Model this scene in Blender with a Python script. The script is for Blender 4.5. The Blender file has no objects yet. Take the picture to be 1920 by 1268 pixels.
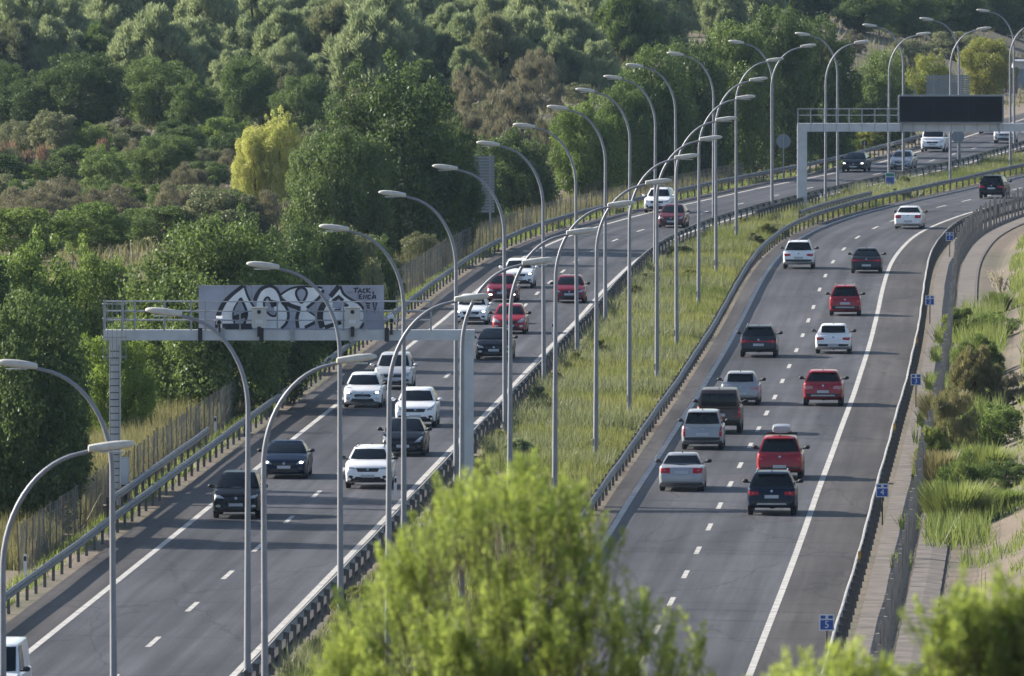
import bpy, bmesh, math, random
import numpy as np
from mathutils import Vector, Matrix
from mathutils.bvhtree import BVHTree
R = math.radians
rng = np.random.default_rng(7)
random.seed(7)
SC = bpy.context.scene
COL = SC.collection

# ------------------------------------------------------------------ camera, sky, sun, exposure
IMG_W, IMG_H = 1920, 1268
FPX, CAM_H, HORIZON = 25500.0, 25.0, -300.0
cam_d = bpy.data.cameras.new('camera'); cam = bpy.data.objects.new('camera', cam_d); COL.objects.link(cam)
cam_d.sensor_width = 36.0; cam_d.lens = 36.0 * FPX / IMG_W
PITCH = math.atan((IMG_H / 2 - HORIZON) / FPX)
cam.location = (0, 0, CAM_H); cam.rotation_euler = (math.pi / 2 - PITCH, 0, 0)
cam_d.clip_start = 1.0; cam_d.clip_end = 12000
cam_d.dof.use_dof = True; cam_d.dof.focus_distance = 590; cam_d.dof.aperture_fstop = 8.0
SC.camera = cam
SUN_EL, SUN_AZ = R(26), R(-65)
world = bpy.data.worlds.new('World'); SC.world = world; world.use_nodes = True
wn = world.node_tree; bgn = wn.nodes['Background']
sky = wn.nodes.new('ShaderNodeTexSky'); sky.sky_type = 'NISHITA'; sky.sun_disc = False
sky.sun_elevation = SUN_EL; sky.sun_rotation = SUN_AZ % (2 * math.pi); sky.air_density = 1.0; sky.dust_density = 1.2
wn.links.new(sky.outputs[0], bgn.inputs[0]); bgn.inputs[1].default_value = 0.085
sun_d = bpy.data.lights.new('sun', 'SUN'); sun = bpy.data.objects.new('sun', sun_d); COL.objects.link(sun)
sun_d.energy = 5.0; sun_d.angle = R(0.55); sun_d.color = (1.0, 0.925, 0.82)
S = Vector((math.sin(SUN_AZ) * math.cos(SUN_EL), math.cos(SUN_AZ) * math.cos(SUN_EL), math.sin(SUN_EL)))
sun.rotation_euler = S.to_track_quat('Z', 'Y').to_euler(); sun.location = S * 300 + Vector((0, 600, 0))
vs = SC.view_settings; vs.view_transform = 'Standard'; vs.look = 'None'; vs.exposure = 1.14; vs.gamma = 1.0; vs.use_curve_mapping = False
SC.cycles.use_denoising = True; SC.cycles.max_bounces = 5; SC.cycles.diffuse_bounces = 3; SC.cycles.glossy_bounces = 3
SC.cycles.transmission_bounces = 4; SC.cycles.transparent_max_bounces = 8; SC.cycles.volume_bounces = 0
SC.cycles.sample_clamp_indirect = 4.0

# ------------------------------------------------------------------ ground plan: points surveyed from the photograph on the road plane
def G0(x, y, z=0.0):
    d = FPX * (CAM_H - z) / (y - HORIZON)
    return ((x - 960) * d / FPX, d)
def curve_from(parts, sig=16):
    pts = []
    for off, lst in parts:
        for p in lst:
            X, Y = G0(*p); pts.append((Y, X + off))
    pts.sort(); pts = np.array(pts)
    gy = np.arange(380, 1240, 2.0)
    gx = np.interp(gy, pts[:, 0], pts[:, 1])
    lo = np.polyfit(pts[:10, 0], pts[:10, 1], 1); hi = np.polyfit(pts[-6:, 0], pts[-6:, 1], 1)
    m = gy < pts[2, 0]; gx[m] = np.polyval(lo, gy[m]); m = gy > pts[-2, 0]; gx[m] = np.polyval(hi, gy[m])
    out = np.empty_like(gx)
    for i, y in enumerate(gy):
        w = np.exp(-0.5 * ((gy - y) / sig) ** 2)
        # local linear regression keeps slope near the ends
        A = np.vstack([np.ones_like(gy), gy - y]).T; W = w[:, None]
        out[i] = np.linalg.lstsq(A.T @ (A * W), A.T @ (gx * w), rcond=None)[0][0]
    return gy, out
L_left = [(56,1226),(219,1092),(395,953),(537,833),(632,759),(760,655),(813,615),(850,584),(889,545),(993,476),(1071,440),(1280,385),(1514,336),(1560,327),(1629,310),(1663,304),(1810,257),(1847,244)]
L_mid = [(285,1205),(360,1139),(426,1079),(485,1028),(542,975),(592,927),(837,705),(1007,552),(1033,528),(1054,508),(1076,490),(1105,470),(1145,452),(1186,435),(1333,393),(1562,342),(1613,331),(1755,297),(1841,275)]
L_right = [(434,1265),(631,1063),(731,957),(847,841),(891,795),(979,705),(1047,633),(1115,562),(1169,511),(1223,469)]
R_left = [(1140,1011),(1183,930),(1250,841),(1280,783),(1314,737),(1365,650),(1405,579),(1433,521),(1466,474),(1531,432),(1617,396),(1739,370),(1831,351),(1915,330)]
R_mid = [(1258,1129),(1285,1078),(1307,1033),(1329,989),(1350,949),(1370,909),(1388,873),(1406,836),(1422,805),(1438,775),(1454,745),(1467,715),(1481,687),(1494,657),(1506,629),(1516,601),(1526,576),(1535,543),(1543,517),(1558,491),(1576,467),(1600,445),(1631,427),(1672,413),(1766,387),(1816,376),(1912,354)]
R_right = [(1400,1267),(1434,1204),(1480,1085),(1517,977),(1566,841),(1585,783),(1609,708),(1626,650),(1639,600),(1656,539),(1670,501),(1694,467),(1731,432),(1760,419),(1792,409)]
CLY, CLX = curve_from([(3.5, L_left), (0, L_mid), (-3.5, L_right)])
CRY, CRX = curve_from([(3.5, R_left), (0, R_mid), (-3.5, R_right)])
def _ev(gy, gx, Y):
    Y = np.asarray(Y, float)
    r = np.interp(Y, gy, gx)
    s0 = (gx[10] - gx[0]) / (gy[10] - gy[0]); s1 = (gx[-1] - gx[-11]) / (gy[-1] - gy[-11])
    dl = np.minimum(Y - gy[0], 0.0); r = r + dl * s0 - 0.00016 * dl * dl
    r = r + np.maximum(np.minimum(Y, 1900) - gy[-1], 0) * s1
    return r
def CL(Y): return _ev(CLY, CLX, Y)
def CR(Y): return _ev(CRY, CRX, Y)
def slope(F, Y): return float((F(Y + 3) - F(Y - 3)) / 6.0)
def sst(a, b, x):
    t = np.clip((x - a) / (b - a), 0, 1); return t * t * (3 - 2 * t)
def zg(X, Y):
    """height of the ground sheet"""
    X = np.asarray(X, float); Y = np.asarray(Y, float)
    oL = X - CL(Y); oR = X - CR(Y)
    n = 0.25 * np.sin(X * .21 + Y * .13) + 0.2 * np.sin(X * .37 - Y * .29 + 1.0) + .12 * np.sin(X * .9 + Y * .7)
    z = np.full(np.broadcast(X, Y).shape, -0.14)
    left = sst(-6.2, -8.0, oL) * -0.5 + sst(-9, -14, oL) * -0.5
    z = z + np.where(oL < -6, left + n * sst(-10, -16, oL), 0)
    z = z + np.where(oL < -6, 9.0 * sst(950, 1650, Y) * sst(-8, -45, oL) + 0.012 * np.maximum(Y - 1650, 0) * sst(-8, -60, oL), 0)
    med = (oL > 4.6) & (oR < -4.6)
    z = z + np.where(med, 0.04 + n * 0.12 * sst(4.6, 6, oL), 0)
    z = z + np.where(oR > 9.3, sst(9.3, 9.9, oR) * -0.1 + np.minimum(np.maximum(oR - 9.8, 0) * 0.42, 7) + n * .3 * sst(10, 12, oR), 0)
    z = z + np.where((oR > 8.45) & (oR < 9.75) & (Y < 520), -0.55 * np.clip(1.6 - np.abs(oR - 9.1) / .38, 0, 1), 0)
    hill = 21.5 * (1 - sst(20, 345, np.maximum(Y, 0))) * sst(7, 30, oR) * (1 - sst(-600, -100, -Y) * 0)
    z = np.maximum(z, np.where(oR > 6.5, hill - .2, -9))
    return z
def G(x, y, z=None):
    """pixel of the photograph -> point on the ground"""
    if z is not None: X, Y = G0(x, y, z); return Vector((X, Y, z))
    z = -0.1
    for i in range(12):
        X, Y = G0(x, y, z); z = 0.5 * z + 0.5 * float(zg(X, Y))
    X, Y = G0(x, y, z)
    return Vector((X, Y, float(zg(X, Y))))

# ------------------------------------------------------------------ helpers
class MB:
    def __init__(s): s.v = []; s.f = []; s.m = []
    def quad(s, a, b, c, d, m=0):
        n = len(s.v); s.v += [a, b, c, d]; s.f.append((n, n+1, n+2, n+3)); s.m.append(m)
    def poly(s, pts, m=0):
        n = len(s.v); s.v += list(pts); s.f.append(tuple(range(n, n + len(pts)))); s.m.append(m)
    def box(s, c, d, rot=None, m=0):
        n = len(s.v)
        for k in range(8):
            p = Vector(((k & 1) - .5, (k >> 1 & 1) - .5, (k >> 2 & 1) - .5)); p = Vector((p.x*d[0], p.y*d[1], p.z*d[2]))
            if rot is not None: p = rot @ p
            s.v.append(tuple(p + Vector(c)))
        for f in ((0,2,3,1),(4,5,7,6),(0,1,5,4),(2,6,7,3),(0,4,6,2),(1,3,7,5)):
            s.f.append(tuple(n + i for i in f)); s.m.append(m)
    def tube(s, pts, rad, seg=8, m=0, caps=True):
        pts = [Vector(p) for p in pts]; n0 = len(s.v)
        if not hasattr(rad, '__len__'): rad = [rad] * len(pts)
        for i, p in enumerate(pts):
            t = (pts[min(i+1, len(pts)-1)] - pts[max(i-1, 0)]).normalized()
            a = t.cross(Vector((0, 1, 0)) if abs(t.y) < .9 else Vector((1, 0, 0))).normalized(); b = t.cross(a)
            for k in range(seg):
                an = 2 * math.pi * k / seg; s.v.append(tuple(p + (a * math.cos(an) + b * math.sin(an)) * rad[i]))
        for i in range(len(pts) - 1):
            for k in range(seg):
                k2 = (k + 1) % seg
                s.f.append((n0+i*seg+k, n0+i*seg+k2, n0+(i+1)*seg+k2, n0+(i+1)*seg+k)); s.m.append(m)
        if caps:
            s.f.append(tuple(n0 + k for k in range(seg))[::-1]); s.m.append(m)
            s.f.append(tuple(n0 + (len(pts)-1)*seg + k for k in range(seg))); s.m.append(m)
    def mesh(s, name, mats, smooth=None):
        me = bpy.data.meshes.new(name); me.from_pydata([tuple(v) for v in s.v], [], s.f)
        for mt in (mats if isinstance(mats, (list, tuple)) else [mats]): me.materials.append(mt)
        if any(s.m): me.polygons.foreach_set('material_index', s.m)
        if smooth:
            me.polygons.foreach_set('use_smooth', [True] * len(me.polygons)); me.update(); me.set_sharp_from_angle(angle=R(smooth))
        me.update(); return me
    def build(s, name, mats, parent=None, smooth=None): return link(name, s.mesh(name, mats, smooth), parent)
def link(name, data, parent=None, loc=None, rz=0.0, scale=None):
    o = bpy.data.objects.new(name, data); COL.objects.link(o)
    if parent is not None: o.parent = parent
    if loc is not None: o.location = loc
    if rz: o.rotation_euler = (0, 0, rz)
    if scale is not None: o.scale = scale
    return o
def tag(o, label, cat=None, group=None, kind=None):
    if label: o['label'] = label
    if cat: o['category'] = cat
    if group: o['group'] = group
    if kind: o['kind'] = kind
    return o
def thing(name, label, cat, loc=(0,0,0), rz=0.0, group=None):
    return tag(link(name, None, None, loc, rz), label, cat, group)
def copy_tree(o, parent=None):
    c = o.copy(); COL.objects.link(c); c.parent = parent
    for ch in o.children:
        copy_tree(ch, c)
    return c
def text_mesh(txt, size, depth=0.0):
    cu = bpy.data.curves.new('t', 'FONT'); cu.body = txt; cu.size = size; cu.align_x = 'CENTER'; cu.align_y = 'CENTER'; cu.extrude = depth; cu.resolution_u = 3
    o = bpy.data.objects.new('t', cu); COL.objects.link(o); dg = bpy.context.evaluated_depsgraph_get()
    me = bpy.data.meshes.new_from_object(o.evaluated_get(dg)); bpy.data.objects.remove(o); return me
ORD = ['first','second','third','fourth','fifth','sixth','seventh','eighth','ninth','tenth','eleventh','twelfth','thirteenth','fourteenth','fifteenth','sixteenth','seventeenth','eighteenth','nineteenth','twentieth']

# ------------------------------------------------------------------ materials
def new_mat(name):
    m = bpy.data.materials.new(name); m.use_nodes = True; nt = m.node_tree
    return m, nt, nt.nodes['Principled BSDF']
def N(nt, t, **kw):
    n = nt.nodes.new(t)
    for k, v in kw.items(): setattr(n, k, v)
    return n
def plain(name, col, rough=.6, metal=0.0, var=.12, scale=3.0, coat=0.0, bump=0.0, spec=.5, emit=0.0):
    m, nt, b = new_mat(name)
    b.inputs['Roughness'].default_value = rough; b.inputs['Metallic'].default_value = metal
    b.inputs['Coat Weight'].default_value = coat; b.inputs['Coat Roughness'].default_value = .06; b.inputs['Specular IOR Level'].default_value = spec
    tc = N(nt, 'ShaderNodeTexCoord'); nz = N(nt, 'ShaderNodeTexNoise'); nz.inputs['Scale'].default_value = scale; nz.inputs['Detail'].default_value = 5
    nt.links.new(tc.outputs['Object'], nz.inputs['Vector'])
    rp = N(nt, 'ShaderNodeValToRGB'); nt.links.new(nz.outputs['Fac'], rp.inputs['Fac'])
    rp.color_ramp.elements[0].position = .3; rp.color_ramp.elements[1].position = .7
    rp.color_ramp.elements[0].color = tuple(c * (1 - var) for c in col) + (1,); rp.color_ramp.elements[1].color = tuple(min(1, c * (1 + var)) for c in col) + (1,)
    nt.links.new(rp.outputs['Color'], b.inputs['Base Color'])
    if bump:
        bp = N(nt, 'ShaderNodeBump'); bp.inputs['Strength'].default_value = bump; nt.links.new(nz.outputs['Fac'], bp.inputs['Height']); nt.links.new(bp.outputs['Normal'], b.inputs['Normal'])
    if emit:
        b.inputs['Emission Color'].default_value = (1, .95, .85, 1); b.inputs['Emission Strength'].default_value = emit
    return m
M = {}
M['galv'] = plain('galvanised_steel', (.30,.32,.34), .55, .25, .18, 6)
M['rail'] = plain('guardrail_steel', (.195,.192,.19), .6, .25, .35, 2)
M['railpost'] = plain('guardrail_post_steel', (.13,.125,.125), .7, .15, .3, 4)
M['pole'] = plain('lamp_post_grey_paint', (.21,.225,.26), .5, .2, .12, 2)
M['lamp'] = plain('lamp_housing', (.50,.49,.46), .5, 0, .1, 5)
M['lens'] = plain('lamp_lens', (.35,.36,.36), .25, 0, .05, 4)
M['concrete'] = plain('concrete', (.130,.112,.098), .9, 0, .3, 1.1, bump=.4)
M['pillar'] = plain('gantry_painted_steel', (.50,.52,.56), .55, .1, .12, 1.5)
M['panel'] = plain('sign_back_sheet', (.34,.355,.44), .55, .1, .2, .9)
M['gwhite'] = plain('graffiti_white_paint', (.80,.82,.86), .6, 0, .1, 2)
M['gblack'] = plain('graffiti_black_paint', (.02,.022,.035), .5, 0, .2, 2)
M['signblue'] = plain('sign_blue', (.015,.07,.33), .45, 0, .08, 3)
M['signgreen'] = plain('sign_green', (.02,.18,.15), .45, 0, .08, 3)
M['signwhite'] = plain('sign_white', (.6,.62,.66), .5, 0, .05, 3)
M['signgrey'] = plain('sign_back_grey', (.20,.23,.27), .55, .3, .1, 2)
M['screen'] = plain('message_screen', (.004,.005,.008), .5, 0, .1, 3, spec=.15)
M['boxwhite'] = plain('cabinet_paint', (.5,.5,.5), .5, 0, .08, 3)
M['dark'] = plain('dark_metal', (.03,.03,.035), .6, .2, .2, 3)
M['mesh_wire'] = plain('fence_wire', (.27,.26,.245), .6, .3, .2, 2)
M['fencepost'] = plain('fence_post', (.16,.14,.122), .8, .1, .3, 2)
M['bark'] = plain('bark', (.08,.06,.045), .95, 0, .35, 4, bump=.5)
M['twig'] = plain('twig_bark', (.10,.075,.05), .95, 0, .3, 8)
M['paintw'] = plain('road_paint', (.40,.39,.37), .75, 0, .3, 1.6, spec=.2)
M['tyre'] = plain('tyre_rubber', (.018,.018,.02), .9, 0, .2, 6)
M['rim'] = plain('alloy_rim', (.32,.33,.35), .35, .7, .1, 6)
M['plastic'] = plain('black_plastic', (.018,.018,.02), .6, 0, .15, 6)
M['glass'] = plain('tinted_car_glass', (.005,.008,.011), .08, 0, .1, 2, spec=.28)
M['chrome'] = plain('chrome', (.55,.56,.58), .2, .9, .05, 6)
M['headlamp'] = plain('headlamp_glass', (.42,.44,.46), .12, .3, .2, 12)
M['headlit'] = plain('lit_headlamp', (.9,.9,.85), .3, 0, .02, 6, emit=5.0)
M['taillamp'] = plain('tail_lamp_red', (.42,.010,.022), .3, 0, .25, 14, spec=.3)
M['tailclear'] = plain('tail_lamp_pale', (.45,.22,.22), .2, 0, .2, 14)
M['plate'] = plain('number_plate', (.42,.44,.48), .5, 0, .06, 9)
M['silvertrim'] = plain('silver_bumper_trim', (.36,.37,.40), .4, .4, .08, 6)
PAINT = dict(white=(.80,.81,.83), silver=(.33,.345,.375), black=(.005,.006,.009), darkblue=(.004,.011,.030), grey=(.035,.040,.052), red=(.30,.008,.020),
             deepred=(.17,.006,.018), brown=(.085,.06,.05), whitegrey=(.52,.53,.55), darkred=(.10,.012,.018))
for k, c in PAINT.items(): M['paint_' + k] = plain('car_paint_' + k, c, .35, .2 if k in ('silver','brown','whitegrey') else 0.0, .06, 2.0, coat=.22 if k in ('black','darkblue','grey','brown') else .6, spec=.12 if k in ('black','darkblue','grey') else .25)

def leaf_mat(name, c0, c1, trans=.38, sat_shift=(1.08, 1.16, .88), gloss=.022):
    m = bpy.data.materials.new(name); m.use_nodes = True; nt = m.node_tree; nt.nodes.remove(nt.nodes['Principled BSDF'])
    out = nt.nodes['Material Output']
    at = N(nt, 'ShaderNodeAttribute', attribute_name='tint'); oi = N(nt, 'ShaderNodeObjectInfo')
    rp = N(nt, 'ShaderNodeValToRGB'); rp.color_ramp.elements[0].color = c0 + (1,); rp.color_ramp.elements[1].color = c1 + (1,)
    mr = N(nt, 'ShaderNodeMath', operation='MULTIPLY_ADD'); mr.inputs[1].default_value = .36; nt.links.new(oi.outputs['Random'], mr.inputs[0])
    sc = N(nt, 'ShaderNodeMath', operation='MULTIPLY_ADD'); sc.inputs[1].default_value = .64; sc.inputs[2].default_value = 0
    nt.links.new(at.outputs['Fac'], sc.inputs[0]); nt.links.new(sc.outputs[0], mr.inputs[2]); nt.links.new(mr.outputs[0], rp.inputs['Fac'])
    df = N(nt, 'ShaderNodeBsdfDiffuse'); tr = N(nt, 'ShaderNodeBsdfTranslucent'); gl = N(nt, 'ShaderNodeBsdfGlossy'); gl.inputs['Roughness'].default_value = .45
    gl.inputs['Color'].default_value = (.7, .75, .7, 1)
    nt.links.new(rp.outputs['Color'], df.inputs['Color'])
    mul = N(nt, 'ShaderNodeMix', data_type='RGBA', blend_type='MULTIPLY'); mul.inputs['Factor'].default_value = 1
    nt.links.new(rp.outputs['Color'], mul.inputs['A']); mul.inputs['B'].default_value = sat_shift + (1,)
    nt.links.new(mul.outputs['Result'], tr.inputs['Color'])
    m1 = N(nt, 'ShaderNodeMixShader'); m1.inputs[0].default_value = trans; nt.links.new(df.outputs[0], m1.inputs[1]); nt.links.new(tr.outputs[0], m1.inputs[2])
    m2 = N(nt, 'ShaderNodeMixShader'); m2.inputs[0].default_value = gloss; nt.links.new(m1.outputs[0], m2.inputs[1]); nt.links.new(gl.outputs[0], m2.inputs[2])
    nt.links.new(m2.outputs[0], out.inputs['Surface']); return m
LM = dict(
 dark=leaf_mat('dark_green_leaves', (.040,.072,.030), (.145,.190,.070), .42),
 mid=leaf_mat('mid_green_leaves', (.066,.110,.036), (.200,.250,.090), .42),
 bright=leaf_mat('fresh_green_leaves', (.076,.130,.034), (.245,.300,.090), .46),
 lime=leaf_mat('lime_green_leaves', (.100,.165,.030), (.280,.340,.080), .5),
 pine=leaf_mat('pale_pine_needles', (.155,.195,.105), (.360,.400,.235), .48, (1.08,1.12,.9)),
 olive=leaf_mat('grey_olive_leaves', (.110,.130,.075), (.270,.285,.165), .4, (1.1,1.1,.85)),
 dry=leaf_mat('dry_scrub_twigs', (.110,.116,.080), (.245,.240,.170), .4, (1.1,1.0,.8)),
 rust=leaf_mat('rusty_seed_heads', (.140,.110,.075), (.290,.205,.145), .3, (1.1,1,.8)),
 yellow=leaf_mat('yellow_autumn_leaves', (.26,.29,.07), (.66,.62,.24), .45),
 yellowgreen=leaf_mat('yellowing_leaves', (.11,.16,.04), (.44,.39,.11), .42),
 tama=leaf_mat('feathery_bright_foliage', (.080,.138,.032), (.480,.540,.180), .58, (1.12,1.15,.72), .03),
 grass=leaf_mat('verge_grass', (.080,.115,.034), (.330,.305,.120), .45),
 reed=leaf_mat('dry_reeds', (.075,.110,.040), (.330,.285,.165), .42, (1.1,1.05,.8)),
 under=leaf_mat('undergrowth', (.080,.105,.045), (.270,.250,.150), .38, (1.1,1.05,.8)),
 rgrass=leaf_mat('ditch_grass', (.065,.115,.030), (.290,.310,.110), .46),
 plume=leaf_mat('pampas_plumes', (.42,.38,.30), (.62,.56,.45), .4, (1,1,.9)),
)
def ground_mat():
    m, nt, b = new_mat('dry_ground'); b.inputs['Roughness'].default_value = .95
    tc = N(nt, 'ShaderNodeTexCoord')
    def nz(s, d=6): 
        n = N(nt, 'ShaderNodeTexNoise'); n.inputs['Scale'].default_value = s; n.inputs['Detail'].default_value = d; nt.links.new(tc.outputs['Object'], n.inputs['Vector']); return n
    a, c, f = nz(.05), nz(.6), nz(7)
    r1 = N(nt, 'ShaderNodeValToRGB'); r1.color_ramp.elements[0].position = .38; r1.color_ramp.elements[1].position = .62
    r1.color_ramp.elements[0].color = (.150,.116,.085,1); r1.color_ramp.elements[1].color = (.06,.07,.035,1); nt.links.new(a.outputs['Fac'], r1.inputs['Fac'])
    r2 = N(nt, 'ShaderNodeValToRGB'); r2.color_ramp.elements[0].color = (.075,.062,.045,1); r2.color_ramp.elements[1].color = (.20,.155,.118,1); nt.links.new(c.outputs['Fac'], r2.inputs['Fac'])
    mx = N(nt, 'ShaderNodeMix', data_type='RGBA'); nt.links.new(c.outputs['Fac'], mx.inputs['Factor']); nt.links.new(r1.outputs[0], mx.inputs['A']); nt.links.new(r2.outputs[0], mx.inputs['B'])
    mm = N(nt, 'ShaderNodeMix', data_type='RGBA', blend_type='OVERLAY'); mm.inputs['Factor'].default_value = .6; nt.links.new(mx.outputs['Result'], mm.inputs['A']); nt.links.new(f.outputs['Fac'], mm.inputs['B'])
    nt.links.new(mm.outputs['Result'], b.inputs['Base Color'])
    bp = N(nt, 'ShaderNodeBump'); bp.inputs['Strength'].default_value = .6; bp.inputs['Distance'].default_value = .1; nt.links.new(f.outputs['Fac'], bp.inputs['Height']); nt.links.new(bp.outputs['Normal'], b.inputs['Normal'])
    return m
M['ground'] = ground_mat()
def asphalt_mat(name, left_edge, right_edge, tint):
    """UV: x = metres from the carriageway's middle, y = metres along it"""
    m, nt, b = new_mat(name); b.inputs['Roughness'].default_value = .72; b.inputs['Specular IOR Level'].default_value = .14
    uv = N(nt, 'ShaderNodeUVMap'); uv.uv_map = 'UVMap'
    def mp(sx, sy): 
        n = N(nt, 'ShaderNodeMapping'); n.inputs['Scale'].default_value = (sx, sy, 1); nt.links.new(uv.outputs[0], n.inputs[0]); return n
    def nz(mpn, s, d=4, r=.55): 
        n = N(nt, 'ShaderNodeTexNoise'); n.inputs['Scale'].default_value = s; n.inputs['Detail'].default_value = d; n.inputs['Roughness'].default_value = r; nt.links.new(mpn.outputs[0], n.inputs['Vector']); return n
    streak = nz(mp(1, .012), 1.6, 3); patch = nz(mp(.25, .03), 1.0, 5); grain = nz(mp(1, 1), 9, 3, .8); bl = nz(mp(.5, .1), 1.3, 4)
    sep = N(nt, 'ShaderNodeSeparateXYZ'); nt.links.new(uv.outputs[0], sep.inputs[0])
    # wheel tracks: polished bands either side of each lane's middle
    ab = N(nt, 'ShaderNodeMath', operation='ABSOLUTE'); nt.links.new(sep.outputs[0], ab.inputs[0])
    s1 = N(nt, 'ShaderNodeMath', operation='SUBTRACT'); nt.links.new(ab.outputs[0], s1.inputs[0]); s1.inputs[1].default_value = 1.75
    a2 = N(nt, 'ShaderNodeMath', operation='ABSOLUTE'); nt.links.new(s1.outputs[0], a2.inputs[0])
    s2 = N(nt, 'ShaderNodeMath', operation='SUBTRACT'); nt.links.new(a2.outputs[0], s2.inputs[0]); s2.inputs[1].default_value = .8
    a3 = N(nt, 'ShaderNodeMath', operation='ABSOLUTE'); nt.links.new(s2.outputs[0], a3.inputs[0])
    tr = N(nt, 'ShaderNodeMapRange'); tr.inputs['From Min'].default_value = .1; tr.inputs['From Max'].default_value = .6; tr.inputs['To Min'].default_value = 1.0; tr.inputs['To Max'].default_value = 0.0; nt.links.new(a3.outputs[0], tr.inputs['Value'])
    # hard shoulder: less worn, browner
    sh = N(nt, 'ShaderNodeMath', operation='GREATER_THAN'); nt.links.new(ab.outputs[0], sh.inputs[0]); sh.inputs[1].default_value = 3.55
    base = N(nt, 'ShaderNodeMix', data_type='RGBA'); base.inputs['A'].default_value = tint + (1,); base.inputs['B'].default_value = (tint[0]*.92, tint[1]*.84, tint[2]*.74, 1); nt.links.new(sh.outputs[0], base.inputs['Factor'])
    val = None
    def chain(src, lo, hi):
        nonlocal val
        mr = N(nt, 'ShaderNodeMapRange'); mr.inputs['From Min'].default_value = .36; mr.inputs['From Max'].default_value = .64; mr.inputs['To Min'].default_value = lo; mr.inputs['To Max'].default_value = hi
        nt.links.new(src, mr.inputs['Value'])
        if val is None: val = mr.outputs[0]
        else:
            mu = N(nt, 'ShaderNodeMath', operation='MULTIPLY'); nt.links.new(val, mu.inputs[0]); nt.links.new(mr.outputs[0], mu.inputs[1]); val = mu.outputs[0]
    chain(streak.outputs['Fac'], .80, 1.2); chain(patch.outputs['Fac'], .76, 1.24); chain(grain.outputs['Fac'], .72, 1.28); chain(bl.outputs['Fac'], .94, 1.06); chain(tr.outputs[0], 1.06, .90)
    # fine cracks and tar seams
    vo = N(nt, 'ShaderNodeTexVoronoi', feature='DISTANCE_TO_EDGE'); vo.inputs['Scale'].default_value = 1
    mpv = mp(.22, .035); dist = N(nt, 'ShaderNodeMix', data_type='RGBA', blend_type='ADD'); dist.inputs['Factor'].default_value = .35
    nt.links.new(mpv.outputs[0], dist.inputs['A']); nt.links.new(bl.outputs['Color'], dist.inputs['B']); nt.links.new(dist.outputs['Result'], vo.inputs['Vector'])
    ck = N(nt, 'ShaderNodeMapRange'); ck.inputs['From Min'].default_value = .004; ck.inputs['From Max'].default_value = .016; ck.inputs['To Min'].default_value = .74; ck.inputs['To Max'].default_value = 1.0; nt.links.new(vo.outputs['Distance'], ck.inputs['Value'])
    mu = N(nt, 'ShaderNodeMath', operation='MULTIPLY'); nt.links.new(val, mu.inputs[0]); nt.links.new(ck.outputs[0], mu.inputs[1])
    # thin darker transverse lines, slightly skewed and wandering
    wv = N(nt, 'ShaderNodeMath', operation='MULTIPLY_ADD'); wv.inputs[1].default_value = .22; nt.links.new(sep.outputs[0], wv.inputs[0]); nt.links.new(sep.outputs[1], wv.inputs[2])
    wb = N(nt, 'ShaderNodeMath', operation='MULTIPLY_ADD'); wb.inputs[1].default_value = 1.2; nt.links.new(bl.outputs['Fac'], wb.inputs[0]); nt.links.new(wv.outputs[0], wb.inputs[2])
    pp = N(nt, 'ShaderNodeMath', operation='PINGPONG'); pp.inputs[1].default_value = 9.7; nt.links.new(wb.outputs[0], pp.inputs[0])
    jn = N(nt, 'ShaderNodeMapRange'); jn.inputs['From Min'].default_value = .10; jn.inputs['From Max'].default_value = .22; jn.inputs['To Min'].default_value = .70; jn.inputs['To Max'].default_value = 1.0; nt.links.new(pp.outputs[0], jn.inputs['Value'])
    mu2 = N(nt, 'ShaderNodeMath', operation='MULTIPLY'); nt.links.new(mu.outputs[0], mu2.inputs[0]); nt.links.new(jn.outputs[0], mu2.inputs[1]); mu = mu2
    fin = N(nt, 'ShaderNodeMix', data_type='RGBA', blend_type='MULTIPLY'); fin.inputs['Factor'].default_value = 1; nt.links.new(base.outputs['Result'], fin.inputs['A']); nt.links.new(mu.outputs[0], fin.inputs['B'])
    nt.links.new(fin.outputs['Result'], b.inputs['Base Color'])
    bp = N(nt, 'ShaderNodeBump'); bp.inputs['Strength'].default_value = .35; bp.inputs['Distance'].default_value = .01; nt.links.new(grain.outputs['Fac'], bp.inputs['Height']); nt.links.new(bp.outputs['Normal'], b.inputs['Normal'])
    return m
M['asphalt_l'] = asphalt_mat('asphalt_oncoming', -3.5, 3.5, (.059,.0595,.068))
M['asphalt_r'] = asphalt_mat('asphalt_outgoing', -3.5, 3.5, (.064,.064,.072))
def water_mat():
    m, nt, b = new_mat('ditch_water'); b.inputs['Base Color'].default_value = (.02,.025,.018,1); b.inputs['Roughness'].default_value = .05
    tc = N(nt, 'ShaderNodeTexCoord'); nz = N(nt, 'ShaderNodeTexNoise'); nz.inputs['Scale'].default_value = 3; nt.links.new(tc.outputs['Object'], nz.inputs['Vector'])
    bp = N(nt, 'ShaderNodeBump'); bp.inputs['Strength'].default_value = .04; nt.links.new(nz.outputs['Fac'], bp.inputs['Height']); nt.links.new(bp.outputs['Normal'], b.inputs['Normal']); return m
M['water'] = water_mat()
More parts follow.
